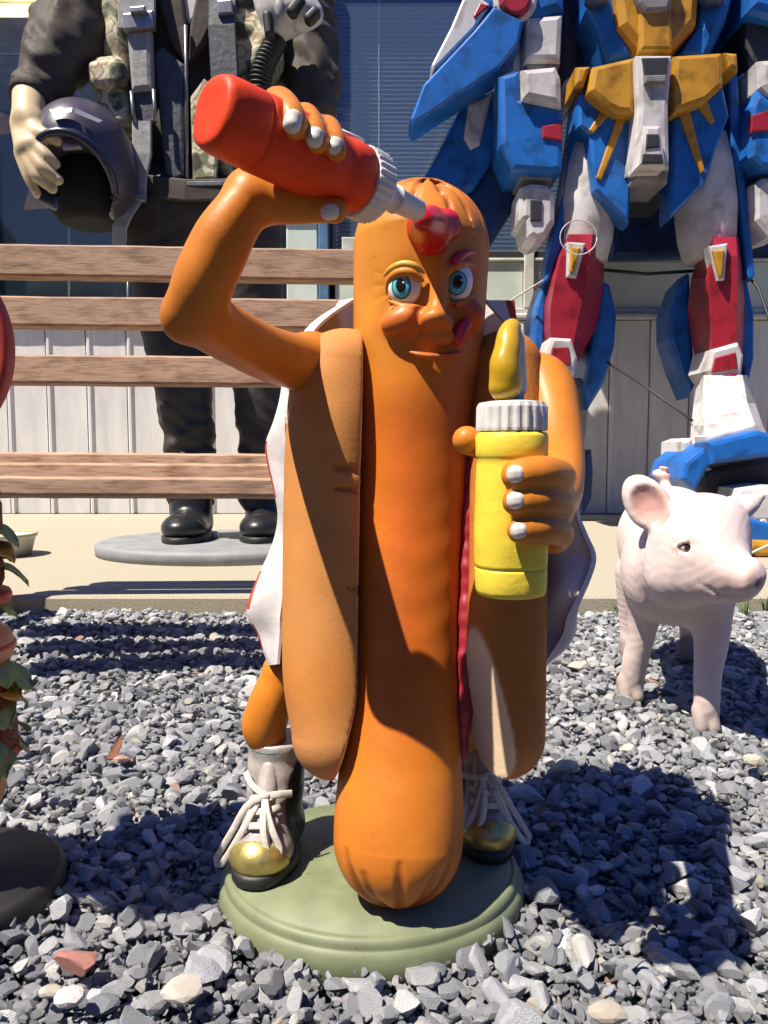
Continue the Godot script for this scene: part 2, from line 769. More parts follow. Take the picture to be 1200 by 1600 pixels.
func make_materials() -> void:
	T.mottle = noise_tex(0.012, 0.80, 1.0, 5)
	T.soft = noise_tex(0.008, 0.90, 1.0, 4, FastNoiseLite.TYPE_SIMPLEX_SMOOTH, 512, 5)
	T.fine = noise_tex(0.08, 0.0, 1.0, 4, FastNoiseLite.TYPE_SIMPLEX_SMOOTH, 512, 3)
	T.fine_soft = noise_tex(0.06, 0.78, 1.0, 5, FastNoiseLite.TYPE_SIMPLEX_SMOOTH, 512, 41)
	T.lumpy = noise_tex(0.02, 0.0, 1.0, 5, FastNoiseLite.TYPE_SIMPLEX_SMOOTH, 512, 9)
	T.rough = noise_tex(0.03, 0.82, 1.0, 4, FastNoiseLite.TYPE_SIMPLEX_SMOOTH, 512, 11)
	T.speck = ramp_tex(0.06, [[0.0, Color(0.35, 0.32, 0.3)], [0.10, Color(0.4, 0.38, 0.36)], [0.14, Color.WHITE], [1.0, Color.WHITE]], false, 4, 21)
	T.grime = ramp_tex(0.018, [[0.0, Color(0.42, 0.38, 0.34)], [0.3, Color(0.72, 0.69, 0.66)], [0.5, Color(0.97, 0.97, 0.97)], [1.0, Color.WHITE]], false, 5, 23)
	T.flaw = ramp_tex(0.05, [[0.0, Color(0.30, 0.22, 0.2)], [0.075, Color(0.4, 0.3, 0.28)], [0.11, Color(0.93, 0.93, 0.93)], [0.5, Color.WHITE], [1.0, Color(0.96, 0.96, 0.96)]], false, 5, 27)
	T.wood = ramp_tex(0.02, [[0.0, Color(0.42, 0.34, 0.28)], [0.28, Color(0.70, 0.64, 0.58)], [0.45, Color(0.88, 0.85, 0.82)], [0.7, Color.WHITE], [1.0, Color(0.86, 0.82, 0.78)]], false, 5, 31)
	T.vein = ramp_tex(0.02, [[0.0, Color(0.62, 0.62, 0.64)], [0.40, Color(0.82, 0.82, 0.83)], [0.49, Color(0.86, 0.86, 0.86)], [0.505, Color(1.0, 1.0, 1.0)], [0.52, Color(0.85, 0.85, 0.85)], [0.7, Color(0.95, 0.95, 0.95)], [1.0, Color(0.7, 0.7, 0.72)]], false, 5, 61)
	T.pit = noise_tex(0.035, 0.0, 1.0, 6, FastNoiseLite.TYPE_SIMPLEX_SMOOTH, 512, 63)
	T.camo = ramp_tex(0.012, [[0.0, Color(0.05, 0.046, 0.036)], [0.36, Color(0.19, 0.21, 0.11)], [0.47, Color(0.56, 0.52, 0.39)], [0.6, Color(0.30, 0.21, 0.13)], [0.68, Color(0.50, 0.48, 0.35)]], true, 3, 33)
	# painted fibreglass of the statues
	var paint := {"vertex": true, "spec": 0.5, "rough_tex": T.rough, "detail": T.speck, "detail_scale": Vector3.ONE * 5.0}
	M.sausage = mk(Color(1, 1, 1), 0.55, T.mottle, Vector3.ONE * 2.6, T.lumpy, 0.012, {"vertex": true, "spec": 0.35, "coat": 0.12, "coat_rough": 0.32, "rough_tex": T.rough, "detail": T.flaw, "detail_scale": Vector3.ONE * 4.0})
	M.bun = mk(Color(1, 1, 1), 0.68, T.soft, Vector3.ONE * 5.0, T.fine, 0.014, {"vertex": true, "spec": 0.25, "rough_tex": T.rough})
	M.pig = mk(Color(0.92, 0.92, 0.92), 0.66, T.soft, Vector3.ONE * 4.0, T.lumpy, 0.05, {"vertex": true})
	M.ketchup_plastic = mk(Color(0.72, 0.055, 0.010), 0.55, T.soft, Vector3.ONE * 8.0, T.lumpy, 0.02, {"spec": 0.32, "rough_tex": T.rough})
	M.yellow_plastic = mk(Color(0.82, 0.64, 0.05), 0.58, T.soft, Vector3.ONE * 8.0, T.lumpy, 0.03, {"rough_tex": T.rough})
	M.cap_white = mk(Color(0.74, 0.72, 0.68), 0.5, T.mottle, Vector3.ONE * 9.0, T.lumpy, 0.02)
	M.ketchup = mk(Color(0.52, 0.010, 0.012), 0.30, T.soft, Vector3.ONE * 8.0, T.lumpy, 0.03)
	M.mustard = mk(Color(0.52, 0.32, 0.012), 0.30, T.soft, Vector3.ONE * 8.0, T.lumpy, 0.02)
	M.nail = mk(Color(0.72, 0.68, 0.62), 0.35, T.mottle, Vector3.ONE * 20.0)
	M.eye_white = mk(Color(0.80, 0.80, 0.78), 0.3, T.soft, Vector3.ONE * 9.0)
	M.iris = mk(Color(0.08, 0.44, 0.55), 0.3)
	M.iris_rim = mk(Color(0.015, 0.08, 0.11), 0.3)
	M.black_gloss = mk(Color(0.008, 0.008, 0.009), 0.25)
	M.paper = mk(Color(0.80, 0.78, 0.78), 0.55, T.soft, Vector3.ONE * 6.0, T.lumpy, 0.04, {"vertex": true})
	M.base_green = mk(Color(0.200, 0.232, 0.128), 0.55, T.mottle, Vector3.ONE * 3.5, T.lumpy, 0.03, {"detail": T.speck, "detail_scale": Vector3.ONE * 3.0})
	M.rubber = mk(Color(0.02, 0.02, 0.021), 0.55, T.mottle, Vector3.ONE * 12.0)
	M.shoe_paint = mk(Color(1, 1, 1), 0.36, T.mottle, Vector3.ONE * 12.0, T.lumpy, 0.04, {"metal": 0.3, "vertex": true})
	M.gold = mk(Color(0.62, 0.50, 0.16), 0.35, T.mottle, Vector3.ONE * 14.0, T.lumpy, 0.03, {"metal": 0.75})
	M.shoe_silver = mk(Color(0.52, 0.45, 0.43), 0.38, T.mottle, Vector3.ONE * 12.0, T.lumpy, 0.04, {"metal": 0.15})
	M.shoe_dark = mk(Color(0.03, 0.028, 0.027), 0.3, T.mottle, Vector3.ONE * 12.0, T.lumpy, 0.03)
	M.shoe_white = mk(Color(0.66, 0.62, 0.57), 0.5, T.mottle, Vector3.ONE * 12.0, T.lumpy, 0.03)
	M.teal = mk(Color(0.03, 0.20, 0.20), 0.4)
	M.lace = mk(Color(0.66, 0.62, 0.55), 0.75, T.mottle, Vector3.ONE * 30.0)
	# robot
	var worn := {"detail": T.grime, "detail_scale": Vector3.ONE * 0.8, "rough_tex": T.rough}
	M.r_blue = mk(Color(0.011, 0.135, 0.50), 0.45, T.soft, Vector3.ONE * 1.3, T.lumpy, 0.05, worn)
	M.r_navy = mk(Color(0.010, 0.035, 0.14), 0.5, T.soft, Vector3.ONE * 1.3, T.lumpy, 0.05, worn)
	M.r_red = mk(Color(0.36, 0.018, 0.035), 0.42, T.soft, Vector3.ONE * 1.3, T.lumpy, 0.05, worn)
	M.r_yellow = mk(Color(0.52, 0.26, 0.018), 0.45, T.soft, Vector3.ONE * 1.3, T.lumpy, 0.05, worn)
	M.r_white = mk(Color(0.60, 0.59, 0.60), 0.5, T.soft, Vector3.ONE * 1.3, T.lumpy, 0.05, worn)
	M.r_grey = mk(Color(0.22, 0.22, 0.23), 0.5, T.soft, Vector3.ONE * 1.3, T.lumpy, 0.05, worn)
	M.r_dark = mk(Color(0.03, 0.03, 0.034), 0.5, T.soft, Vector3.ONE * 1.3)
	# pilot
	M.leather = mk(Color(0.080, 0.068, 0.058), 0.72, T.mottle, Vector3.ONE * 2.0, T.lumpy, 0.10, {"spec": 0.3, "rough_tex": T.rough})
	M.trousers = mk(Color(0.050, 0.045, 0.041), 0.6, T.mottle, Vector3.ONE * 2.0, T.lumpy, 0.10, {"spec": 0.35})
	M.boots = mk(Color(0.018, 0.018, 0.019), 0.35, T.mottle, Vector3.ONE * 3.0, T.lumpy, 0.1)
	M.camo = mk(Color(1, 1, 1), 0.8, T.camo, Vector3.ONE * 1.3, T.lumpy, 0.3)
	M.strap = mk(Color(0.33, 0.34, 0.34), 0.55, T.mottle, Vector3.ONE * 3.0, T.lumpy, 0.08)
	M.strap_dark = mk(Color(0.06, 0.07, 0.09), 0.6, T.mottle, Vector3.ONE * 3.0, T.lumpy, 0.12)
	M.skin = mk(Color(0.56, 0.44, 0.26), 0.5, T.soft, Vector3.ONE * 3.0, T.lumpy, 0.06)
	M.helmet = mk(Color(0.062, 0.055, 0.085), 0.35, T.mottle, Vector3.ONE * 2.0, T.lumpy, 0.05)
	M.helmet_trim = mk(Color(0.02, 0.02, 0.05), 0.3, T.mottle, Vector3.ONE * 2.0)
	M.badge = mk(Color(0.26, 0.26, 0.32), 0.4, T.grime, Vector3.ONE * 2.0)
	M.mask_white = mk(Color(0.58, 0.57, 0.56), 0.5, T.grime, Vector3.ONE * 2.5, T.lumpy, 0.1)
	M.shirt = mk(Color(0.62, 0.61, 0.62), 0.8, T.soft, Vector3.ONE * 3.0)
	M.steel = mk(Color(0.35, 0.36, 0.37), 0.35, T.mottle, Vector3.ONE * 4.0, null, 0.0, {"metal": 0.6})
	M.base_grey = mk(Color(0.27, 0.285, 0.30), 0.6, T.mottle, Vector3.ONE * 1.4, T.lumpy, 0.06, {"detail": T.speck, "detail_scale": Vector3.ONE * 0.8})
	# place
	M.siding = mk(Color(0.70, 0.69, 0.68), 0.45, T.soft, Vector3(2.5, 0.5, 2.5), null, 0.0, {"world": true})
	M.frame_white = mk(Color(0.66, 0.66, 0.62), 0.45, T.mottle, Vector3.ONE * 1.2)
	M.frame_blue = mk(Color(0.11, 0.22, 0.38), 0.4, T.mottle, Vector3.ONE * 1.2)
	M.pale_green = mk(Color(0.60, 0.69, 0.62), 0.3, T.soft, Vector3.ONE * 0.8)
	M.blind = mk(Color(0.21, 0.24, 0.30), 0.55, T.mottle, Vector3.ONE * 0.9)
	M.interior = mk(Color(0.025, 0.03, 0.035), 0.9)
	M.glass = StandardMaterial3D.new()
	M.glass.albedo_color = Color(0.55, 0.68, 0.85, 0.12)
	M.glass.transparency = BaseMaterial3D.TRANSPARENCY_ALPHA
	M.glass.roughness = 0.03
	M.glass_clear = M.glass.duplicate()
	M.glass_clear.albedo_color = Color(0.55, 0.68, 0.85, 0.025)
	M.lining = mk(Color(0.006, 0.006, 0.007), 0.9)
	M.slab = mk(Color(0.43, 0.39, 0.295), 0.9, T.fine_soft, Vector3.ONE * 5.0, T.fine, 0.06, {"world": true, "detail": T.speck, "detail_scale": Vector3.ONE * 2.0})
	M.dirt = mk(Color(0.06, 0.06, 0.065), 1.0, T.mottle, Vector3.ONE * 3.0, T.lumpy, 0.5, {"world": true})
	M.stone = mk(Color(1, 1, 1), 0.88, T.vein, Vector3.ONE * 0.9, T.pit, 0.16, {"vertex": true})
	M.wood = []
	for i in 6:
		var v := 0.86 + 0.05 * i
		var w: StandardMaterial3D = mk(Color(0.42 * v, 0.275 * v, 0.185 * v), 0.75, T.wood, Vector3(1.5, 16.0, 16.0), T.wood, 0.06, {"detail": T.grime, "detail_scale": Vector3(0.9, 3.0, 3.0)})
		w.uv1_offset = Vector3(0.37 * i, 0.21 * i, 0.13 * i)
		M.wood.append(w)


# ---------------------------------------------------------------- ground
func sheet(x0: float, x1: float, z0: float, z1: float, y: float) -> ArrayMesh:
	var mb := MB.new()
	mb.tris(PackedVector3Array([Vector3(x0, y, z0), Vector3(x1, y, z0), Vector3(x1, y, z1), Vector3(x0, y, z0), Vector3(x1, y, z1), Vector3(x0, y, z1)]), false, false)
	return mb.mesh()


const SLAB_Y := 0.0445

func build_ground() -> void:
	struct(put(sheet(-150, 150, -150, 150, -0.012), "ground", M.dirt))
	var mb := MB.new()
	mb.box(Transform3D(Basis(), Vector3(0, SLAB_Y - 0.1, -1.87 - 2.2)), Vector3(14, 0.2, 4.4), 0.006)
	struct(put(mb.mesh(), "concrete_pavement", M.slab))


func stone_mesh(r: RandomNumberGenerator, cuts: int, lo := 0.30, hi := 0.78) -> ArrayMesh:
	var ico := []
	var g := (1.0 + sqrt(5.0)) / 2.0
	for p in [[-1, g, 0], [1, g, 0], [-1, -g, 0], [1, -g, 0], [0, -1, g], [0, 1, g], [0, -1, -g], [0, 1, -g], [g, 0, -1], [g, 0, 1], [-g, 0, -1], [-g, 0, 1]]:
		ico.append(Vector3(p[0], p[1], p[2]).normalized())
	var faces := [[0, 11, 5], [0, 5, 1], [0, 1, 7], [0, 7, 10], [0, 10, 11], [1, 5, 9], [5, 11, 4], [11, 10, 2], [10, 7, 6], [7, 1, 8], [3, 9, 4], [3, 4, 2], [3, 2, 6], [3, 6, 8], [3, 8, 9], [4, 9, 5], [2, 4, 11], [6, 2, 10], [8, 6, 7], [9, 8, 1]]
	var tri := []
	for f in faces:
		var a: Vector3 = ico[f[0]]
		var b: Vector3 = ico[f[1]]
		var c: Vector3 = ico[f[2]]
		var ab := (a + b).normalized()
		var bc := (b + c).normalized()
		var ca := (c + a).normalized()
		tri.append_array([[a, ab, ca], [ab, b, bc], [ca, bc, c], [ab, bc, ca]])
	var planes := []
	for i in cuts:
		planes.append([Vector3(r.randfn(), r.randfn(), r.randfn()).normalized(), r.randf_range(lo, hi)])
	var scl := Vector3(1.0, r.randf_range(0.55, 0.85), r.randf_range(0.7, 1.0))
	var t := PackedVector3Array()
	for f in tri:
		for v in f:
			var p: Vector3 = v
			for k in 2:
				for q in planes:
					var e: float = p.dot(q[0]) - q[1]
					if e > 0.0:
						p -= (q[0] as Vector3) * e
			t.append(p * scl)
	var mb := MB.new()
	mb.tris(t, false)
	return mb.mesh()


func build_gravel() -> void:
	var r := RandomNumberGenerator.new()
	r.seed = 99
	var kinds := 16
	var spots := []
	for i in kinds:
		spots.append([])
	# places where something stands: centre x, z, radius
	var keep := [[-0.011, -0.668, 0.122], [-0.385, -0.655, 0.088]]
	var palette := [Color(0.300, 0.303, 0.308), Color(0.235, 0.240, 0.250), Color(0.360, 0.362, 0.362), Color(0.185, 0.190, 0.202), Color(0.44, 0.44, 0.43), Color(0.31, 0.31, 0.31), Color(0.265, 0.270, 0.280), Color(0.47, 0.455, 0.42)]
	for layer in 4:
		var step: float = [0.0118, 0.0118, 0.0175, 0.0085][layer]
		var z := 0.30
		while z < 1.90:
			var half := 0.54 * z + 0.30
			var x := -half
			while x < half:
				var px := x + r.randf_range(-0.5, 0.5) * step
				var pz := -(z + r.randf_range(-0.5, 0.5) * step)
				var s := 0.0072 * exp(r.randfn() * 0.33)
				if layer == 2:
					s *= 1.22
				if layer == 3:
					s = r.randf_range(0.0022, 0.0045)
				if r.randf() < 0.03:
					s *= 1.5
				s = minf(s, 0.021)
				var ok := -pz < 1.868 - s * 0.6
				for k in keep:
					if Vector2(px - k[0], pz - k[1]).length() < k[2] + s * 0.55:
						ok = false
				if ok:
					var tilt := Basis(Vector3(r.randfn(), 0.3 * r.randfn(), r.randfn()).normalized(), r.randf_range(-0.8, 0.8)) * Basis(Vector3.UP, r.randf() * TAU)
					var b := tilt.scaled_local(Vector3(s * r.randf_range(0.85, 1.55), s * r.randf_range(0.7, 1.0), s * r.randf_range(0.75, 1.2)))
					var wave := 0.004 * sin(px * 9.0 + 1.3) * cos(pz * 7.0)
					var y: float = [-0.006, 0.001, 0.008, 0.003][layer] + r.randf_range(-0.003, 0.003) + wave
					# heaped a little against the foot plates
					for k in keep:
						var e: float = Vector2(px - k[0], pz - k[1]).length() - k[2]
						if e < 0.05:
							y += 0.013 * (1.0 - maxf(e, 0.0) / 0.05)
					var c: Color = palette[r.randi() % palette.size()]
					c = c * Color(1.17, 1.21, 1.27) * r.randf_range(0.80, 1.22)
					if r.randf() < 0.007:
						c = Color(0.56, 0.53, 0.44)
					elif r.randf() < 0.006:
						c = Color(0.38, 0.25, 0.19)
					c.a = 1.0
					spots[r.randi() % kinds].append([Transform3D(b, Vector3(px, y, pz)), c])
				x += step
			z += step
	var root := Node3D.new()
	root.name = "gravel"
	add_child(root)
	root.set_meta("kind", "stuff")
	root.set_meta("label", "grey crushed stone gravel covering the ground around the statues")
	for i in kinds:
		var mm := MultiMesh.new()
		mm.transform_format = MultiMesh.TRANSFORM_3D
		mm.use_colors = true
		mm.mesh = stone_mesh(r, 6 + i % 4)
		mm.instance_count = spots[i].size()
		for k in spots[i].size():
			mm.set_instance_transform(k, spots[i][k][0])
			mm.set_instance_color(k, spots[i][k][1])
		var mi := MultiMeshInstance3D.new()
		mi.multimesh = mm
		mi.material_override = M.stone
		mi.name = "gravel_stones"
		mi.set_meta("kind", "stuff")
		root.add_child(mi, true)


# ---------------------------------------------------------------- the shop building
const WALL := 4.38

func wall_box(parent: Node3D, called: String, m: Material, x0: float, x1: float, y0: float, y1: float, z0: float, z1: float, bevel := 0.004) -> MeshInstance3D:
	var mb := MB.new()
	mb.box(Transform3D(Basis(), Vector3((x0 + x1) * 0.5, (y0 + y1) * 0.5, -(z0 + z1) * 0.5)), Vector3(absf(x1 - x0), absf(y1 - y0), absf(z1 - z0)), bevel)
	return put(mb.mesh(), called, m, parent)


func build_building() -> void:
	var b := thing("shop_building", "low shop building with white ribbed siding below dark blinds and pale green panels", "building", Vector3(0, SLAB_Y, -WALL))
	var sill := at(900, 500, WALL).y
	var band := at(900, 405, WALL).y
	# ribbed siding, one panel beside another
	var pitch := 0.2265
	var first := at(10, 600, WALL).x - pitch * 8
	var rings := []
	for lv in [SLAB_Y + 0.004, sill - 0.004]:
		var ring := PackedVector3Array()
		for q in [[0.003, 0.03], [0.003, 0.0], [0.012, -0.012], [0.024, -0.012], [0.034, 0.0], [pitch * 0.5, 0.0015], [pitch - 0.004, 0.0], [pitch - 0.003, 0.03]]:
			ring.append(Vector3(q[0], lv - SLAB_Y, -q[1]))
		rings.append(ring)
	var pm := MB.new()
	pm.loft(rings, false)
	var mesh := pm.mesh()
	for i in 40:
		var o := MeshInstance3D.new()
		o.mesh = mesh
		o.material_override = M.siding
		o.name = "siding_panel"
		b.add_child(o, true)
		o.position = Vector3(first + pitch * i, 0, 0)
	var right := first + pitch * 40
	# backing of the wall, roof and inside of the room
	wall_box(b, "wall_backing", M.frame_white, first, right, SLAB_Y + 0.002, sill - 0.006, WALL + 0.035, WALL + 0.16)
	wall_box(b, "room_floor", M.interior, first, right, SLAB_Y + 0.01, SLAB_Y + 0.05, WALL + 0.17, WALL + 3.0)
	wall_box(b, "room_back_wall", M.interior, first, right, SLAB_Y + 0.06, 3.55, WALL + 3.0, WALL + 3.1)
	wall_box(b, "room_side_wall", M.interior, first, first + 0.1, SLAB_Y + 0.06, 3.55, WALL + 0.17, WALL + 2.99)
	wall_box(b, "room_side_wall", M.interior, right - 0.1, right, SLAB_Y + 0.06, 3.55, WALL + 0.17, WALL + 2.99)
	wall_box(b, "wall_above_windows", M.siding, first, right, 3.05, 3.56, WALL - 0.01, WALL + 0.16)
	wall_box(b, "roof", M.frame_white, first - 0.1, right + 0.1, 3.57, 3.75, WALL - 0.05, WALL + 3.2)
	# sill
	wall_box(b, "window_sill", M.frame_white, first, right, sill, sill + 0.030, WALL - 0.045, WALL + 0.15, 0.008)
	var low := wall_box(b, "lower_rail", M.frame_white, at(515, 500, WALL).x, right, sill + 0.031, sill + 0.062, WALL - 0.012, WALL + 0.06, 0.004)
	low.set_meta("label", "white lower window rail above the sill")
	# pale green lower panels right of the blue post
	var xs := [at(515, 450, WALL).x, at(826, 450, WALL).x, at(1010, 450, WALL).x + 0.45, right]
	for i in 3:
		wall_box(b, "lower_panel", M.pale_green, xs[i] + 0.03, xs[i + 1] - 0.03, sill + 0.064, band - 0.012, WALL + 0.01, WALL + 0.045)
		wall_box(b, "panel_post", M.frame_white, xs[i + 1] - 0.028, xs[i + 1] + 0.028, sill + 0.064, band + 0.12, WALL - 0.014, WALL + 0.06)
	wall_box(b, "window_rail", M.frame_white, xs[0], right, band - 0.010, band + 0.006, WALL - 0.008, WALL + 0.06)
	wall_box(b, "frame_shadow_strip", M.r_dark, xs[0], right, band + 0.008, band + 0.045, WALL + 0.004, WALL + 0.06)  # dark strip built in for the shadow of the window frame
	# blue post
	wall_box(b, "window_post", M.frame_blue, at(497, 200, WALL).x, at(513, 200, WALL).x, sill + 0.031, 3.05, WALL - 0.03, WALL + 0.08, 0.006)
	wall_box(b, "window_post", M.frame_blue, at(448, 420, WALL).x - 1.9, at(448, 420, WALL).x - 1.82, sill + 0.031, 3.05, WALL - 0.03, WALL + 0.08, 0.006)
	var gp := wall_box(b, "green_post", M.pale_green, at(447, 420, WALL).x, at(496, 420, WALL).x, sill + 0.031, at(470, 340, WALL).y, WALL + 0.02, WALL + 0.09, 0.006)
	gp.set_meta("label", "pale green boxed post with a small ledge")
	wall_box(b, "post_ledge", M.frame_white, at(440, 420, WALL).x, at(500, 420, WALL).x - 0.012, at(470, 340, WALL).y + 0.001, at(470, 334, WALL).y, WALL, WALL + 0.1, 0.004)
	# right window: blinds behind glass
	var sl := MB.new()
	var y := band + 0.06
	while y < 3.04:
		sl.box(Transform3D(Basis(Vector3.RIGHT, 0.62), Vector3((xs[0] + right) * 0.5, y, -(WALL + 0.13))), Vector3(right - xs[0] - 0.06, 0.0022, 0.029), 0.0006)
		y += 0.0245
	var blind := put(sl.mesh(), "window_blind", M.blind, b)
	blind.set_meta("kind", "stuff")
	for px in [592, 742, 1000]:
		wall_box(b, "blind_cord", M.frame_white, at(px, 200, WALL + 0.1).x - 0.003, at(px, 200, WALL + 0.1).x + 0.003, band + 0.05, 3.03, WALL + 0.108, WALL + 0.112, 0.001)
	wall_box(b, "blind_backing", M.interior, xs[0] + 0.01, right - 0.11, band + 0.05, 3.04, WALL + 0.2, WALL + 0.23)
	wall_box(b, "window_pane", M.glass, xs[0] + 0.004, right - 0.02, band + 0.047, 3.048, WALL + 0.05, WALL + 0.054, 0.001)
	# left window: dark room behind glass
	wall_box(b, "window_pane", M.glass_clear, first + 0.01, at(497, 200, WALL).x - 0.004, sill + 0.033, 3.048, WALL + 0.10, WALL + 0.104, 0.001)
	wall_box(b, "window_bar", M.r_dark, first + 0.01, at(497, 200, WALL).x - 0.006, at(60, 68, WALL).y - 0.008, at(60, 68, WALL).y, WALL + 0.106, WALL + 0.12, 0.002)
	# what stands inside the left window
	var t := thing("yellow_banner", "yellow fabric banner hanging inside the dark left window behind the helmet", "banner", at(90, 340, WALL + 0.5))
	put(plate([[30, 205], [-40, 215], [-45, 160], [8, 178], [34, 190]], WALL + 0.45, 0.012, 0.004).mesh(), "upper_flap", M.r_yellow, t)
	put(plate([[36, 328], [60, 240], [110, 232], [150, 341], [95, 322]], WALL + 0.42, 0.012, 0.004).mesh(), "lower_flap", M.r_yellow, t)
	for q in [[108, 150, 505], [200, 425, 505]]:
		var mb := MB.new()
		mb.tube([at(q[0], q[1], WALL + 0.3), at(q[0], q[2] + 25, WALL + 0.3)], [0.008], 10)
		var o := put(mb.mesh(), "display_pole", M.steel)
		tag(o, "thin steel pole inside the window, behind the dark helmet" if q[0] == 108 else "short steel pole inside the window, between the bench planks by the trousers", "pole")
	var lamp_mat := mk(Color(0.8, 0.75, 0.5), 0.5)
	lamp_mat.emission_enabled = true
	lamp_mat.emission = Color(1.0, 0.93, 0.62)
	lamp_mat.emission_energy_multiplier = 0.75
	var lt := thing("tube_lamp", "lit yellowish tube lamp inside the dark left window", "lamp", at(40, 15, WALL + 0.9))
	var lm := MB.new()
	var la := at(-260, 17, WALL + 0.9)
	var lb := at(95, 16, WALL + 0.9)
	lm.tube([la, lb], [0.038], 12)
	put(lm.mesh(), "lamp_tube", lamp_mat, lt)
	var hm := MB.new()
	hm.box(Transform3D(Basis(), (la + lb) * 0.5 + Vector3(0, 0.07, 0)), Vector3((lb - la).x + 0.06, 0.04, 0.08), 0.006)
	put(hm.mesh(), "lamp_housing", M.frame_white, lt)
	var ol := OmniLight3D.new()
	ol.name = "lamp_light"
	ol.light_color = Color(1.0, 0.93, 0.62)
	ol.light_energy = 0.06
	ol.omni_range = 8.0
	ol.omni_attenuation = 2.0
	ol.light_size = 0.05
	ol.shadow_enabled = true
	lt.add_child(ol)
	ol.position = Vector3(0, -0.06, 0.06)
	# little white plate on the ledge
	var wp := put(plate([[534, 370], [560, 370], [560, 440], [534, 440]], WALL - 0.2, 0.02, 0.006).mesh(), "price_board", M.frame_white)
	tag(wp, "small blank white board standing behind the bench, left of the sausage head", "board")


func build_tree_line() -> void:
	var r := RandomNumberGenerator.new()
	r.seed = 31
	var mb := MB.new()
	for i in 46:
		var c := Vector3(-26.0 + 1.15 * i + r.randf_range(-1, 1), r.randf_range(2.0, 5.2), 13.0 + r.randf_range(-1.5, 1.5))
		mb.ball(c, Vector3(r.randf_range(1.6, 2.6), r.randf_range(1.4, 2.4), 1.6), Basis(Vector3.UP, r.randf() * 3.0), 12)
		mb.ball(Vector3(c.x, 1.2, c.z), Vector3(1.6, 1.6, 1.4), Basis(), 10)
	var o := put(mb.mesh(), "far_tree_line", mk(Color(0.035, 0.055, 0.022), 0.9, T.mottle, Vector3.ONE * 0.8))
	o.set_meta("kind", "stuff")
	o.set_meta("label", "dark line of trees across the road, mirrored in the window glass")


# ---------------------------------------------------------------- bench
func plank(a: Vector3, b: Vector3, tall: float, thick: float, tilt: float) -> ArrayMesh:
	var dir := (b - a).normalized()
	var out := dir.cross(Vector3.UP).normalized()
	var up := out.cross(dir).normalized()
	var turn := Basis(dir, tilt)
	out = turn * out
	up = turn * up
	var rings := []
	var c := 0.005
	var n := 22
	var w := RandomNumberGenerator.new()
	w.seed = int(absf(a.y) * 10000.0)
	for i in n + 1:
		var p := a.lerp(b, float(i) / n)
		var wob := up * w.randf_range(-0.0005, 0.0005)
		var h := tall * 0.5 + w.randf_range(-0.0004, 0.0004)
		var t := thick * 0.5
		var ring := PackedVector3Array()
		for q in [[t, h - c], [t - c, h], [-t + c, h], [-t, h - c], [-t, -h + c], [-t + c, -h], [t - c, -h], [t, -h + c]]:
			ring.append(p + out * q[0] + up * q[1] + wob)
		rings.append(ring)
	var mb := MB.new()
	mb.loft(rings, false)
	return mb.mesh()


func build_bench() -> void:
	var t := thing("park_bench", "weathered brown wooden slatted bench behind the hot dog statue", "bench", Vector3(-0.55, 0, -1.6))
	var k := 0
	# back rest: from to to, left end nearer than right
	for q in [[380, 440, 388, 447, 1.83], [461, 517, 467, 521, 1.80], [552, 605, 557, 609, 1.77]]:
		var l := (at(20, q[0], q[4]) + at(20, q[1], q[4])) * 0.5
		var r := (at(540, q[2], q[4] + 0.03) + at(540, q[3], q[4] + 0.03)) * 0.5
		var d := (r - l) / 520.0
		var tall := (at(20, q[0], q[4]) - at(20, q[1], q[4])).length() * 0.85
		put(plank(l - d * 190.0, r + d * 80.0, tall, 0.042, -0.10), "back_slat", M.wood[k], t)
		k += 1
	for q in [[768, 1.24, 0.105, 0.032, -0.10], [745, 1.365, 0.10, 0.032, -0.12], [727, 1.49, 0.12, 0.030, -0.12]]:
		var l := at(20, q[0], q[1])
		var r := at(430, q[0] + 2, q[1] + 0.025)
		var d := (r - l) / 410.0
		var back := Vector3(0, 0.004, -q[2] * 0.5)
		put(plank(l - d * 190.0 + back, r + d * 190.0 + back, q[3], q[2], q[4]), "seat_slat", M.wood[k], t)
		k += 1
	# end frames, as far as the slats reach
	for x in [-0.98, 0.03]:
		var mb := MB.new()
		mb.box(Transform3D(Basis(Vector3.RIGHT, 0.04), Vector3(x, 0.44, -1.845 - x * 0.04)), Vector3(0.05, 0.92, 0.045), 0.005)
		put(mb.mesh(), "back_leg", M.wood[3], t)
		mb = MB.new()
		mb.box(Transform3D(Basis(), Vector3(x, 0.15, -1.29 - x * 0.04)), Vector3(0.05, 0.31, 0.045), 0.005)
		put(mb.mesh(), "front_leg", M.wood[4], t)
		mb = MB.new()
		mb.box(Transform3D(Basis(Vector3.RIGHT, 0.14), Vector3(x, 0.305, -1.53 - x * 0.04)), Vector3(0.045, 0.05, 0.54), 0.005)
		put(mb.mesh(), "seat_bearer", M.wood[5], t)


# ---------------------------------------------------------------- the hot dog statue
# a point on the front of the sausage head
func face(px: float, py: float, lift := 0.0) -> Vector3:
	var dx := (px - 658.0) / 107.0
	var dy := minf((py - 392.0) / 107.0, 0.0)
	return hd(px, py, 0.66 - 0.0593 * sqrt(maxf(0.03, 1.0 - dx * dx - dy * dy)) - lift)


func toward(from: Vector3) -> Vector3:
	# outward direction of the head at that place
	var c := hd(658, 392, 0.66)
	var n := from - Vector3(c.x, minf(from.y, c.y), c.z)
	return n.normalized()


func frame_of(n: Vector3, roll := 0.0) -> Basis:
	var x := Vector3.UP.cross(n).normalized()
	var y := n.cross(x).normalized()
	return Basis(x, y, n) * Basis(Vector3(0, 0, 1), roll)


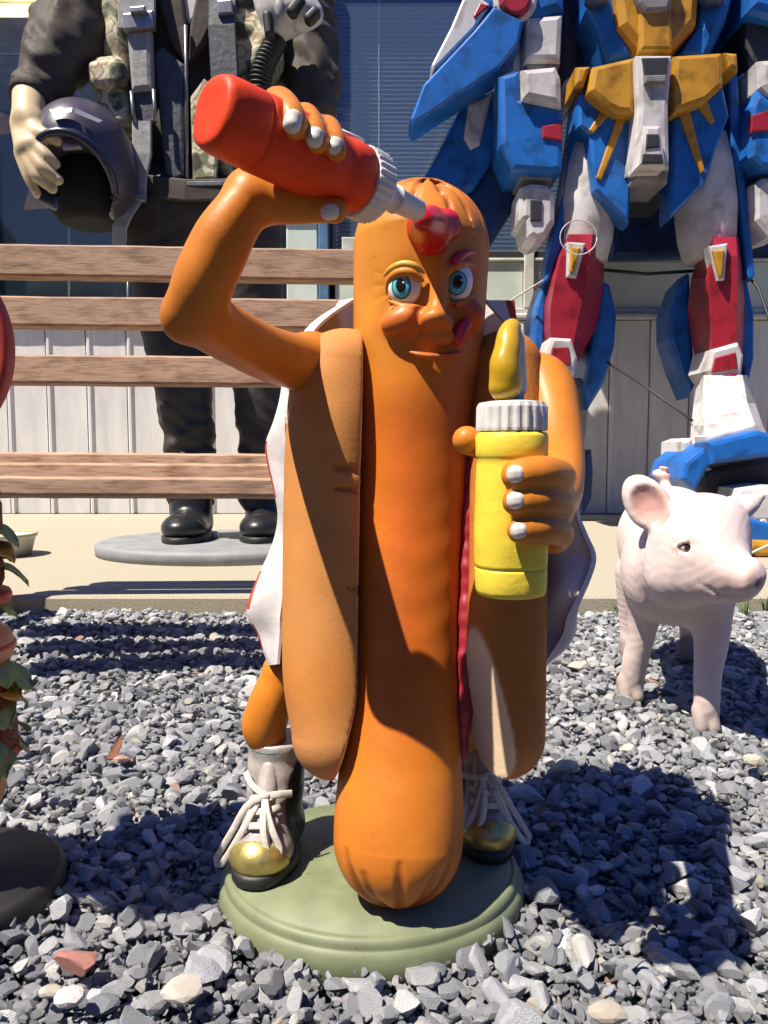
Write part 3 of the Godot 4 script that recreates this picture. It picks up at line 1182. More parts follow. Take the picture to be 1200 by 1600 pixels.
# a patch of an ellipsoid's front: its outline is an ellipse round (cx, cy)
func ell_patch(r: Vector3, cx: float, cy: float, px: float, py: float, lift: float, xf: Transform3D) -> ArrayMesh:
	var t := PackedVector3Array()
	var grid := []
	for i in 7:
		var ring := PackedVector3Array()
		for k in 28:
			var a := TAU * k / 28
			var x := cx + cos(a) * px * i / 6.0
			var y := cy + sin(a) * py * i / 6.0
			var q := 1.0 - (x / r.x) * (x / r.x) - (y / r.y) * (y / r.y)
			var edge := 1.0 if i < 6 else 0.0
			ring.append(xf * Vector3(x, y, r.z * sqrt(maxf(q, 0.0)) + lift * edge - 0.0003 * (1.0 - edge)))
		grid.append(ring)
	for i in 6:
		for k in 28:
			var j := (k + 1) % 28
			t.append_array([grid[i][k], grid[i + 1][j], grid[i + 1][k], grid[i][k], grid[i][j], grid[i + 1][j]])
	var mb := MB.new()
	mb.tris(t, true, false)
	return mb.mesh()


const ORANGE := Color(0.64, 0.200, 0.020)
const ARM := Color(0.63, 0.210, 0.022)
const RUST := Color(0.30, 0.045, 0.012)

func build_hot_dog() -> void:
	var s := thing("hot_dog_statue", "orange hot dog character statue in a brown bun squeezing ketchup onto its own head", "statue", Vector3(-0.011, 0.0, -0.66))
	# round green foot plate
	var mb := MB.new()
	var prof := []
	for q in [[0.1375, -0.012], [0.1385, 0.012], [0.1375, 0.020], [0.1345, 0.0245], [0.1335, 0.0250], [0.1330, 0.0262], [0.1330, 0.0290], [0.1310, 0.0322], [0.1275, 0.0340], [0.1268, 0.0334], [0.1258, 0.0350], [0.06, 0.0352], [0.001, 0.0352]]:
		prof.append(q)
	mb.lathe(prof, 96, Transform3D(Basis().scaled(Vector3(0.985, 1, 0.885)), Vector3(-0.011, 0, -0.668)))
	put(mb.mesh(), "base_plate", M.base_green, s)

	# ---- sausage with head and face
	var f := Field.new()
	var lowp := Vector3(0.0115, 0.0875, -0.603)
	f.chain([lowp, lowp.lerp(hd(631, 1060, 0.637), 0.22), hd(631, 1060, 0.637), hd(640, 800, 0.652), hd(652, 560, 0.66), hd(658, 392, 0.66)], [0.0525, 0.0524, 0.0480, 0.0498, 0.0568, 0.0595], 0.02, ORANGE)
	# gathered skin at both ends
	var top := hd(666, 286, 0.645)
	for q in [[600, 330], [640, 345], [705, 362], [735, 372], [757, 380], [762, 350], [690, 330]]:
		var e := face(q[0], q[1])
		var m := (top + e) * 0.5
		m = hd(658, 392, 0.66) + (m - hd(658, 392, 0.66)).normalized() * 0.0612
		f.chain([top, m, e], [0.0012, 0.0022, 0.0006], 0.004, Color(0.40, 0.09, 0.012, 0.7), 1, 0.003)
	var tip := lowp + Vector3(0.001, -0.0500, 0.0175).normalized() * 0.0545
	for q in [[548, 1362], [578, 1358], [624, 1340], [668, 1356], [700, 1358], [528, 1335], [718, 1335]]:
		var start := (at(q[0], q[1], 0.565) - lowp).normalized()
		var to := (tip - lowp).normalized()
		var line := []
		for i in 7:
			line.append(lowp + start.slerp(to, i / 7.5) * 0.0534)
		f.chain(line, [0.0006, 0.0016, 0.0024, 0.0027, 0.0027, 0.0024, 0.0016], 0.005, Color(0.34, 0.06, 0.01, 0.8), 1, 0.003)
	# brow bone, sockets
	f.ell(face(632, 448, 0.001), Vector3(0.0165, 0.0170, 0.006), 0.008, Color(0.52, 0.13, 0.015, 0.6), 1, frame_of(toward(face(632, 448))))
	f.ell(face(717, 442, 0.001), Vector3(0.0140, 0.0175, 0.006), 0.008, Color(0.45, 0.10, 0.015, 0.6), 1, frame_of(toward(face(717, 442))))
	# nose and its bridge
	f.chain([face(690, 380, -0.006), face(688, 430, -0.002), face(684, 476, 0.002)], [0.0045, 0.0050, 0.0062], 0.012, ORANGE)
	f.ell(face(681, 496, 0.0075), Vector3(0.0096, 0.0076, 0.0088), 0.008, Color(0.56, 0.16, 0.03))
	f.ell(face(664, 502, 0.004), Vector3(0.0056, 0.0054, 0.0070), 0.006, Color(0.54, 0.15, 0.03))
	f.ell(face(700, 504, 0.004), Vector3(0.0054, 0.0052, 0.0068), 0.006, Color(0.54, 0.15, 0.03))
	f.ell(face(686, 526, -0.001), Vector3(0.014, 0.007, 0.006), 0.008, Color(0.56, 0.15, 0.02))
	# cheeks and lids
	f.ell(face(628, 501, 0.000), Vector3(0.0180, 0.0112, 0.0098), 0.007, Color(0.62, 0.135, 0.018), 0, frame_of(toward(face(636, 500)), 0.3))
	f.ell(face(733, 492, -0.003), Vector3(0.0130, 0.0110, 0.0090), 0.010, Color(0.60, 0.12, 0.018))
	f.chain([face(604, 462, 0.000), face(607, 440, 0.002), face(622, 427, 0.0045), face(642, 426, 0.0045), face(659, 438, 0.002)], [0.0012, 0.0030, 0.0040, 0.0040, 0.0024], 0.003, Color(0.60, 0.20, 0.025))
	f.chain([face(608, 470, 0.001), face(628, 478, 0.003), face(652, 480, 0.003), face(662, 470, 0.001)], [0.0015, 0.0026, 0.0024, 0.0012], 0.003, Color(0.62, 0.20, 0.03))
	f.chain([face(697, 462, 0.001), face(697, 432, 0.001), face(706, 419, 0.004), face(724, 411, 0.004), face(739, 414, 0.001)], [0.0012, 0.0024, 0.0036, 0.0034, 0.0012], 0.003, Color(0.56, 0.17, 0.02))
	f.chain([face(698, 472, 0.001), face(716, 474, 0.002), face(738, 458, 0.001)], [0.0015, 0.0024, 0.0012], 0.003, Color(0.56, 0.16, 0.02))
	# crow's feet
	for q in [[600, 430, 585, 424], [598, 445, 582, 446], [600, 460, 584, 468]]:
		f.cap(face(q[0], q[1]), face(q[2], q[3]), 0.0010, 0.0004, 0.003, Color(0.45, 0.11, 0.012, 0.5), 1)
	f.chain([face(664, 468, 0.003), face(654, 488, 0.0065), face(650, 510, 0.007), face(640, 530, 0.004), face(634, 542, 0.002)], [0.0012, 0.0022, 0.0026, 0.0022, 0.0010], 0.005, Color(0.48, 0.10, 0.012, 0.6), 1, 0.003)
	f.chain([face(708, 478, 0.003), face(714, 500, 0.006), face(712, 516, 0.006)], [0.0012, 0.0022, 0.0014], 0.005, Color(0.45, 0.09, 0.012, 0.6), 1, 0.003)
	# mouth: lower lip and the groove above it
	f.chain([face(640, 549, 0.0005), face(658, 554, 0.0025), face(690, 556, 0.003), face(722, 550, 0.001)], [0.0014, 0.0034, 0.0034, 0.0014], 0.003, Color(0.58, 0.14, 0.03))
	f.chain([face(638, 543, 0.001), face(660, 547, 0.0035), face(690, 549, 0.004), face(724, 542, 0.001), face(735, 530, 0.0)], [0.0008, 0.0014, 0.0014, 0.0012, 0.0006], 0.003, Color(0.30, 0.03, 0.012, 0.9), 1, 0.002)
	f.chain([face(655, 520, 0.004), face(640, 532, 0.001), face(634, 545, -0.001)], [0.0012, 0.0014, 0.0006], 0.004, Color(0.45, 0.10, 0.012, 0.6), 1)
	# airbrushed cheeks and edges, redder middle; head's sunlit left lightened in the colour
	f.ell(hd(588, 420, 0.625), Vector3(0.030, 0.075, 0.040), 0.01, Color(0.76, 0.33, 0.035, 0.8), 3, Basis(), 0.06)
	f.ell(face(620, 506), Vector3(0.020, 0.010, 0.02), 0.01, Color(0.60, 0.100, 0.020, 0.5), 3, Basis(), 0.014)
	f.ell(face(740, 500), Vector3(0.014, 0.010, 0.02), 0.01, Color(0.60, 0.100, 0.025, 0.45), 3, Basis(), 0.014)
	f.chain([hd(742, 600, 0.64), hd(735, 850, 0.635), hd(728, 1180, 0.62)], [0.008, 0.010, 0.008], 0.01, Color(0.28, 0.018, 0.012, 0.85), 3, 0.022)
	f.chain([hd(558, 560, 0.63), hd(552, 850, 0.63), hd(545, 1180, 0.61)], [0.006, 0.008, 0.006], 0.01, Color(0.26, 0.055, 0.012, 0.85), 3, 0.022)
	f.chain([hd(645, 680, 0.61), hd(640, 900, 0.60), hd(632, 1090, 0.59)], [0.030, 0.034, 0.026], 0.01, Color(0.56, 0.105, 0.010, 0.85), 3, 0.05)
	var tri_disp := func(p: Vector3) -> float:
		return 0.00014 * sin(p.y * 210.0 + 2.0 * sin(p.x * 60.0)) * clampf((0.42 - p.y) * 12.0, 0.0, 1.0) * clampf((p.y - 0.12) * 20.0, 0.0, 1.0)
	f.disp = tri_disp
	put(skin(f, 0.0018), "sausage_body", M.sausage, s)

	# eyes
	for q in [[632.0, 449.0, 0.0138, 0.0152, 627.0, 448.0, 0.10], [717.0, 442.0, 0.0117, 0.0162, 715.0, 442.0, -0.20]]:
		var c := face(q[0], q[1], -0.0035)
		var b := frame_of((toward(c) + Vector3(0, 0, 1.2)).normalized(), q[6])
		var xf := Transform3D(b, c)
		var r := Vector3(q[2], q[3], 0.0085)
		var em := MB.new()
		em.ball(c, r, b, 32)
		var eye := put(em.mesh(), "eye", M.eye_white, s)
		var off := xf.affine_inverse() * face(q[4], q[5], 0.004)
		for e in [["iris_rim", M.iris_rim, 0.0088, 0.0108, 0.0003, 0.0, 0.0], ["iris", M.iris, 0.0079, 0.0098, 0.0006, 0.0, 0.0], ["pupil", M.black_gloss, 0.0046, 0.0066, 0.0009, -0.0002, 0.0008], ["catchlight", M.eye_white, 0.0008, 0.0010, 0.0013, 0.0022, 0.0026]]:
			put(ell_patch(r, clampf(off.x, -0.004, 0.004) + e[5], clampf(off.y, -0.003, 0.004) + e[6], e[2], e[3], e[4], xf), e[0], e[1], eye)
	# brows, tongue, ketchup
	var bf := Field.new()
	bf.chain([face(600, 431, 0.001), face(612, 420, 0.003), face(630, 413, 0.0045), face(648, 416, 0.0045), face(662, 426, 0.002)], [0.0012, 0.0028, 0.0032, 0.0030, 0.0012], 0.003, Color.WHITE)
	put(skin(bf, 0.0008, false), "eyebrow", mk(Color(0.55, 0.34, 0.05), 0.45, T.soft), s).set_meta("label", "mustard yellow eyebrow")
	bf = Field.new()
	bf.chain([face(705, 427, 0.001), face(708, 414, 0.004), face(718, 402, 0.004), face(730, 395, 0.003), face(746, 394, 0.0005)], [0.0015, 0.0036, 0.0040, 0.0026, 0.0010], 0.003, Color.WHITE)
	put(skin(bf, 0.0008, false), "eyebrow", M.ketchup, s).set_meta("label", "ketchup red eyebrow")
	bf = Field.new()
	bf.ell(face(722, 516, 0.004), Vector3(0.0062, 0.0125, 0.0062), 0.004, Color.WHITE, 0, frame_of(toward(face(722, 516)), -0.6))
	bf.ell(face(714, 530, 0.004), Vector3(0.0045, 0.0058, 0.0050), 0.004, Color.WHITE)
	bf.cap(face(716, 532, 0.010), face(728, 504, 0.0105), 0.0006, 0.0005, 0.002, Color.WHITE, 1)
	put(skin(bf, 0.0012, false), "tongue", mk(Color(0.52, 0.018, 0.022), 0.3, T.soft), s)
	bf = Field.new()
	bf.ell(face(674, 361, -0.002), Vector3(0.0180, 0.0175, 0.0120), 0.008, Color.WHITE)
	bf.ell(face(698, 352, 0.000), Vector3(0.0115, 0.0130, 0.0110), 0.006, Color.WHITE)
	bf.ell(face(655, 352, 0.001), Vector3(0.0080, 0.0090, 0.0100), 0.006, Color.WHITE)
	bf.chain([face(672, 356, 0.006), at(669, 349, 0.592), at(662, 344, 0.566)], [0.0165, 0.0130, 0.0085], 0.006, Color.WHITE)
	bf.ell(face(676, 384, 0.000), Vector3(0.0110, 0.0080, 0.0070), 0.006, Color.WHITE)
	bf.disp = func(p: Vector3) -> float:
		return 0.0004 * sin(p.x * 320.0 + p.y * 160.0) + 0.0003 * sin(p.y * 410.0 - p.x * 190.0)
	put(skin(bf, 0.0010, false), "ketchup_dollop", M.ketchup, s)

	# ---- bun halves, cut faces of pale crumb
	var tan := Color(0.50, 0.220, 0.070)
	var crumb := Color(0.74, 0.58, 0.38)
	f = Field.new()
	f.chain([hd(540, 580, 0.646), hd(523, 660, 0.638), hd(517, 780, 0.634), hd(515, 940, 0.630), hd(517, 1060, 0.625), hd(525, 1148, 0.618)], [0.0365, 0.0410, 0.0405, 0.0400, 0.0400, 0.0365], 0.02, tan)
	f.ell(hd(506, 592, 0.642), Vector3(0.0270, 0.0280, 0.0300), 0.02, tan)
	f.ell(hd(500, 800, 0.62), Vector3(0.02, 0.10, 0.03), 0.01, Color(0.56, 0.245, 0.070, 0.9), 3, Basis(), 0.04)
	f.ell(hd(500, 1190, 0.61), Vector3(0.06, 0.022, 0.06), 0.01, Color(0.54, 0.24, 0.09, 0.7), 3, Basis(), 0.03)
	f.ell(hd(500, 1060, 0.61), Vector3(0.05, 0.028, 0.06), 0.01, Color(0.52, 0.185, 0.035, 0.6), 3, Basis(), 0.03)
	var pa := hd(572, 600, 0.61)
	var pb := hd(559, 950, 0.605)
	var pn := Vector3((pa - pb).y, -(pa - pb).x, 0).normalized()
	if pn.x < 0:
		pn = -pn
	f.cut(pb, pn + Vector3(0, 0, -0.12), 0.002, crumb, 0.0008)
	# bend the cut inwards towards the pointed lower tip
	f.cut(hd(545, 1140, 0.60), Vector3(1, -0.28, -0.1), 0.003, crumb, 0.0008)
	for q in [[728, 520, 567, 3], [765, 512, 565, 0], [920, 528, 560, 0], [735, 526, 567, 2]]:
		f.chain([hd(q[1], q[0], 0.596), hd((q[1] + q[2]) * 0.5, q[0] + q[3], 0.598), hd(q[2], q[0] + 4, 0.606)], [0.0008, 0.0016, 0.0018], 0.0022, Color(0.30, 0.10, 0.03, 0.7), 1, 0.0018)
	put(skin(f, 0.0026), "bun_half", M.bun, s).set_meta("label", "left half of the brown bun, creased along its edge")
	f = Field.new()
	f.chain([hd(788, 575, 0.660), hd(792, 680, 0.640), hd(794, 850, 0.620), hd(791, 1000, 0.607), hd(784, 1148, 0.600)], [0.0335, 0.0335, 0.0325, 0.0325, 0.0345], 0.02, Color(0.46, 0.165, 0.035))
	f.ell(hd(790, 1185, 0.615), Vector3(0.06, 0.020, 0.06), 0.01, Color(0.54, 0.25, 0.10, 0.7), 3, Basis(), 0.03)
	f.cut(hd(761, 1000, 0.578), Vector3(-0.90, -0.10, 0.42), 0.0025, crumb, 0.0010)
	f.disp = func(p: Vector3) -> float:
		return 0.00022 * sin(p.x * 900.0 + 5.0 * sin(p.y * 83.0)) * sin(p.y * 700.0 + 4.0 * sin(p.y * 131.0) + p.z * 310.0)
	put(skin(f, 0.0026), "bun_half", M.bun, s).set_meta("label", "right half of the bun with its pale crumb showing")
	# back of the bun that joins the halves
	f = Field.new()
	f.chain([hd(590, 600, 0.705), hd(590, 1120, 0.695)], [0.034, 0.034], 0.02, tan)
	f.chain([hd(715, 600, 0.710), hd(715, 1120, 0.695)], [0.034, 0.034], 0.02, tan)
	put(skin(f, 0.006), "bun_back", M.bun, s)
	# smear of ketchup in the gap
	f = Field.new()
	f.chain([hd(733, 690, 0.640), hd(731, 850, 0.632), hd(728, 1000, 0.624), hd(724, 1120, 0.620), hd(722, 1180, 0.618)], [0.006, 0.008, 0.0085, 0.0075, 0.004], 0.006, Color.WHITE)
	f.disp = func(p: Vector3) -> float:
		return 0.0008 * sin(p.y * 160.0) + 0.0004 * sin(p.y * 430.0)
	put(skin(f, 0.0025, false), "ketchup_smear", mk(Color(0.32, 0.018, 0.030), 0.4, T.mottle, Vector3.ONE * 8.0), s)

	# ---- arms and hands
	f = Field.new()
	f.chain([hd(500, 570, 0.655), at(440, 560, 0.632), at(378, 533, 0.572), at(313, 482, 0.512), at(343, 385, 0.500), at(388, 314, 0.500)], [0.0240, 0.0222, 0.0202, 0.0196, 0.0190, 0.0150], 0.012, ARM)
	f.ell(at(280, 500, 0.514), Vector3(0.011, 0.013, 0.014), 0.014, ARM)
	f.ell(hd(487, 575, 0.648), Vector3(0.016, 0.026, 0.026), 0.02, Color(0.52, 0.16, 0.04))
	f.chain([at(430, 592, 0.612), at(345, 545, 0.535), at(340, 500, 0.505), at(388, 380, 0.492)], [0.010, 0.012, 0.012, 0.010], 0.01, Color(0.62, 0.135, 0.012, 0.7), 3, 0.024)  # redder tone of the arm's shaded underside put into its colour
	# palm and thumb below the bottle, fingers over it
	f.chain([at(392, 305, 0.510), at(440, 292, 0.516), at(490, 280, 0.520)], [0.0169, 0.0169, 0.0136], 0.010, ARM)
	f.chain([at(405, 308, 0.506), at(455, 318, 0.502), at(500, 324, 0.498), at(524, 329, 0.492)], [0.0156, 0.0128, 0.0096, 0.0077], 0.008, ARM)
	f.chain([at(430, 268, 0.521), at(420, 190, 0.512), at(434, 162, 0.483), at(452, 178, 0.456), at(459, 198, 0.449)], [0.0113, 0.0092, 0.0095, 0.0086, 0.0074], 0.005, ARM)
	f.chain([at(465, 276, 0.524), at(465, 212, 0.519), at(476, 184, 0.492), at(488, 204, 0.466), at(494, 222, 0.459)], [0.0113, 0.0089, 0.0086, 0.0078, 0.0068], 0.005, ARM)
	f.chain([at(500, 282, 0.527), at(502, 228, 0.525), at(510, 202, 0.500), at(520, 218, 0.475), at(525, 236, 0.468)], [0.0105, 0.0084, 0.0082, 0.0074, 0.0064], 0.005, ARM)
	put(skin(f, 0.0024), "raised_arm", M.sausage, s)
	f = Field.new()
	f.chain([hd(800, 600, 0.668), hd(846, 602, 0.662), hd(866, 660, 0.632), hd(872, 720, 0.596), hd(872, 765, 0.552), hd(862, 788, 0.522)], [0.0255, 0.0270, 0.0228, 0.0212, 0.0182, 0.0165], 0.012, ARM)
	f.ell(at(862, 782, 0.512), Vector3(0.0128, 0.0247, 0.0160), 0.010, ARM)
	for q in [[742, 0.0100, 868, 797], [784, 0.0092, 870, 797], [829, 0.0087, 866, 803]]:
		f.chain([at(q[2], q[0] + 8, 0.502), at(872, q[0] + 3, 0.480), at(848, q[0] - 2, 0.459), at(822, q[0] - 1, 0.452), at(q[3] + 10, q[0], 0.451)], [0.0118, q[1] * 1.08, q[1] * 1.08, q[1], q[1] * 0.92], 0.0035, ARM)
	f.chain([at(858, 752, 0.520), at(800, 715, 0.522), at(750, 695, 0.511), at(729, 688, 0.498)], [0.0133, 0.0110, 0.0095, 0.0093], 0.008, ARM)
	put(skin(f, 0.0022), "lowered_arm", M.sausage, s)
	# nails: a plate on the back of each fingertip
	for q in [[457, 190, 0.4398, 0.0050, 0.0069, -0.15, 0.35], [492, 215, 0.4514, 0.0048, 0.0061, -0.2, 0.35], [523, 229, 0.4620, 0.0048, 0.0058, -0.2, 0.35], [516, 331, 0.4842, 0.0060, 0.0050, 0.1, -0.3],
			[806, 741, 0.4418, 0.0055, 0.0053, 0.0, 0.0], [806, 782, 0.4424, 0.0055, 0.0053, 0.0, 0.05], [811, 829, 0.4430, 0.0053, 0.0050, 0.1, 0.0]]:
		var nf := Field.new()
		nf.rbox(Transform3D(Basis(Vector3(0, 0, 1), q[5]) * Basis(Vector3.RIGHT, -q[6]), at(q[0], q[1], q[2] + 0.0034)), Vector3(q[3], q[4], 0.0046), 0.0045, 0.001, Color.WHITE)
		put(skin(nf, 0.0009, false), "fingernail", M.nail, s)

	# ---- legs and sneakers
	f = Field.new()
	f.chain([hd(445, 1050, 0.672), hd(413, 1132, 0.678), Vector3(-0.1015, 0.120, -0.690)], [0.0205, 0.0205, 0.0170], 0.01, ARM)
	put(skin(f, 0.003), "leg", M.sausage, s)
	f = Field.new()
	f.chain([hd(800, 1080, 0.690), hd(815, 1138, 0.690), Vector3(0.091, 0.118, -0.729)], [0.0200, 0.0190, 0.0175], 0.01, ARM)
	put(skin(f, 0.003), "leg", M.sausage, s)
	sneaker(s, Transform3D(Basis(Vector3.UP, -0.16).scaled(Vector3.ONE * 1.1), Vector3(-0.1005, 0.0355, -0.678)), 1.0)
	sneaker(s, Transform3D(Basis(Vector3.UP, 0.12).scaled(Vector3.ONE * 1.08), Vector3(0.0900, 0.0355, -0.7175)), -1.0)

	# ---- paper wrapper behind the bun
	wrapper(s)


# toe towards +z of xf; side 1: dark panel at +x
func sneaker(s: Node3D, xf: Transform3D, side: float) -> void:
	var P := func(x: float, y: float, z: float) -> Vector3:
		return xf * Vector3(x * side, y, z)
	var K := xf.basis.x.length()
	var B := xf.basis.orthonormalized()
	var upper := Field.new()
	var sil := Color(0.42, 0.37, 0.36)
	var dark := Color(0.028, 0.026, 0.026)
	var cream := Color(0.64, 0.60, 0.55)
	upper.ell(P.call(0, 0.018, 0.030), Vector3(0.0245, 0.0185, 0.0270) * K, 0.01, sil, 0, B)
	upper.ell(P.call(0, 0.022, -0.004), Vector3(0.0245, 0.0240, 0.0300) * K, 0.01, sil, 0, B)
	upper.cap(P.call(0, 0.034, 0.016), P.call(0, 0.056, -0.002), 0.0185 * K, 0.0190 * K, 0.012, sil)
	upper.cap(P.call(0, 0.052, -0.008), P.call(0, 0.094, -0.011), 0.0225 * K, 0.0245 * K, 0.012, Color(0.56, 0.51, 0.48))
	upper.cut(P.call(0, 0.094, 0), xf.basis.y, 0.003, cream)
	upper.cut(P.call(0, 0.006, 0), -xf.basis.y, 0.003, dark)
	upper.ell(P.call(0.026, 0.042, -0.004), Vector3(0.0150, 0.040, 0.034) * K, 0.01, Color(dark, 1.0), 3, B, 0.002)
	upper.ell(P.call(-0.027, 0.022, -0.004), Vector3(0.011, 0.024, 0.030) * K, 0.01, Color(0.05, 0.045, 0.045, 1.0), 3, B, 0.002)
	upper.cap(P.call(-0.03, 0.090, 0.0), P.call(0.03, 0.090, 0.0), 0.0075 * K, 0.0075 * K, 0.01, Color(cream, 1.0), 3, 0.002)
	upper.ell(P.call(-0.020, 0.068, 0.006), Vector3(0.008, 0.020, 0.012) * K, 0.01, Color(cream, 0.9), 3, B, 0.003)
	upper.disp = func(p: Vector3) -> float:
		var l: Vector3 = xf.affine_inverse() * p
		return 0.0006 * sin(l.y * 330.0 + 30.0 * l.x) * clampf((l.y - 0.05) * 40.0, 0.0, 1.0)
	var sh := put(skin(upper, 0.0020), "sneaker", M.shoe_paint, s)
	# sole
	var rings := []
	for lv in [[0.0, 0.96], [0.002, 1.0], [0.0085, 1.0], [0.0105, 0.96]]:
		var ring := PackedVector3Array()
		for k in 40:
			var a := TAU * k / 40
			var z := cos(a)
			var x := sin(a)
			var wide := 0.0262 if z > 0 else 0.0225
			ring.append(P.call(signf(x) * pow(absf(x), 0.85) * wide * lv[1], lv[0], 0.014 + z * (0.0475 if z > 0 else 0.0440) * lv[1]))
		rings.append(ring)
	var mb := MB.new()
	mb.loft(rings)
	put(mb.mesh(), "sole", M.rubber, sh)
	# gold toe cap
	var toe := Field.new()
	toe.ell(P.call(0, 0.016, 0.0310), Vector3(0.0256, 0.0200, 0.0290) * K, 0.01, Color.WHITE, 0, B)
	toe.cut(P.call(0, 0.020, 0.0400), xf.basis * Vector3(0, 0.45, -1.0), 0.002, Color.WHITE)
	toe.cut(P.call(0, 0.0095, 0), -xf.basis.y, 0.002, Color.WHITE)
	put(skin(toe, 0.0018, false), "toe_cap", M.gold, sh)
	# stitched band behind the cap, teal piping
	mb = MB.new()
	for q in [[0.0235, 0.0185], [0.0205, 0.0345]]:
		pass
	var arc := []
	for i in 13:
		var a := PI * i / 12.0
		arc.append(P.call(cos(a) * 0.0165, 0.026 + sin(a) * 0.0095, 0.0265 - sin(a) * 0.002))
	mb.tube(arc, [0.0012], 8)
	put(mb.mesh(), "piping", M.teal, sh)
	mb = MB.new()
	arc = []
	for i in 17:
		var a := PI * i / 16.0
		arc.append(P.call(cos(a) * 0.0235, 0.0885, -0.011 + sin(a) * 0.0245))
	mb.tube(arc, [0.0009], 8)
	put(mb.mesh(), "piping", M.teal, sh)
	# tongue
	var tg := Field.new()
	tg.chain([P.call(0, 0.040, 0.028), P.call(0, 0.060, 0.0150), P.call(0, 0.076, 0.0075)], [0.0085 * K, 0.0090 * K, 0.0080 * K], 0.006, Color.WHITE)
	put(skin(tg, 0.0022, false), "tongue", M.shoe_silver, sh)
	# laces across, bow and loose ends
	for i in 3:
		var y := 0.0400 + 0.0085 * i
		var z := 0.0395 - 0.0062 * i
		mb = MB.new()
		mb.tube([P.call(-0.0135, y - 0.004, z - 0.0060), P.call(-0.006, y + 0.001, z + 0.0015), P.call(0.006, y + 0.002, z + 0.0015), P.call(0.0135, y + 0.003, z - 0.0070)], [0.0030], 8, 0.25, xf.basis * Vector3(0, 0.5, 0.86))
		put(mb.mesh(), "lace", M.lace, sh)
	var knot: Vector3 = P.call(0.002, 0.0600, 0.0285)
	var loops := [
		[Vector3(-0.010, 0.055, 0.036), Vector3(-0.021, 0.036, 0.038), Vector3(-0.031, 0.019, 0.036), Vector3(-0.0375, 0.0075, 0.034), Vector3(-0.034, 0.0045, 0.0365), Vector3(-0.026, 0.014, 0.041), Vector3(-0.014, 0.034, 0.043), Vector3(-0.004, 0.054, 0.034)],
		[Vector3(0.006, 0.052, 0.037), Vector3(0.013, 0.038, 0.043), Vector3(0.0185, 0.026, 0.044), Vector3(0.0165, 0.0215, 0.047), Vector3(0.011, 0.024, 0.050), Vector3(0.006, 0.040, 0.046), Vector3(0.003, 0.054, 0.036)],
		[Vector3(0.012, 0.061, 0.026), Vector3(0.021, 0.059, 0.018)],
		[Vector3(-0.010, 0.066, 0.024), Vector3(-0.019, 0.072, 0.014)],
		[Vector3(0.005, 0.048, 0.040), Vector3(0.009, 0.030, 0.0475), Vector3(0.0095, 0.0205, 0.0520)]]
	for l in loops:
		var path := [knot]
		for v in l:
			path.append(P.call(v.x, v.y, v.z))
		# smooth the path
		var c3 := Curve3D.new()
		for i in path.size():
			var tang: Vector3 = (path[mini(i + 1, path.size() - 1)] - path[maxi(i - 1, 0)]) * 0.2
			c3.add_point(path[i], -tang, tang)
		var pts := []
		for i in 25:
			pts.append(c3.sample_baked(c3.get_baked_length() * i / 24.0, true))
		mb = MB.new()
		mb.tube(pts, [0.0030], 8, 0.25, xf.basis * Vector3(0.1, 0.35, 0.95))
		put(mb.mesh(), "lace", M.lace, sh)
	mb = MB.new()
	mb.ball(knot, Vector3(0.0045, 0.0036, 0.0030) * K, B, 12)
	put(mb.mesh(), "lace_knot", M.lace, sh)


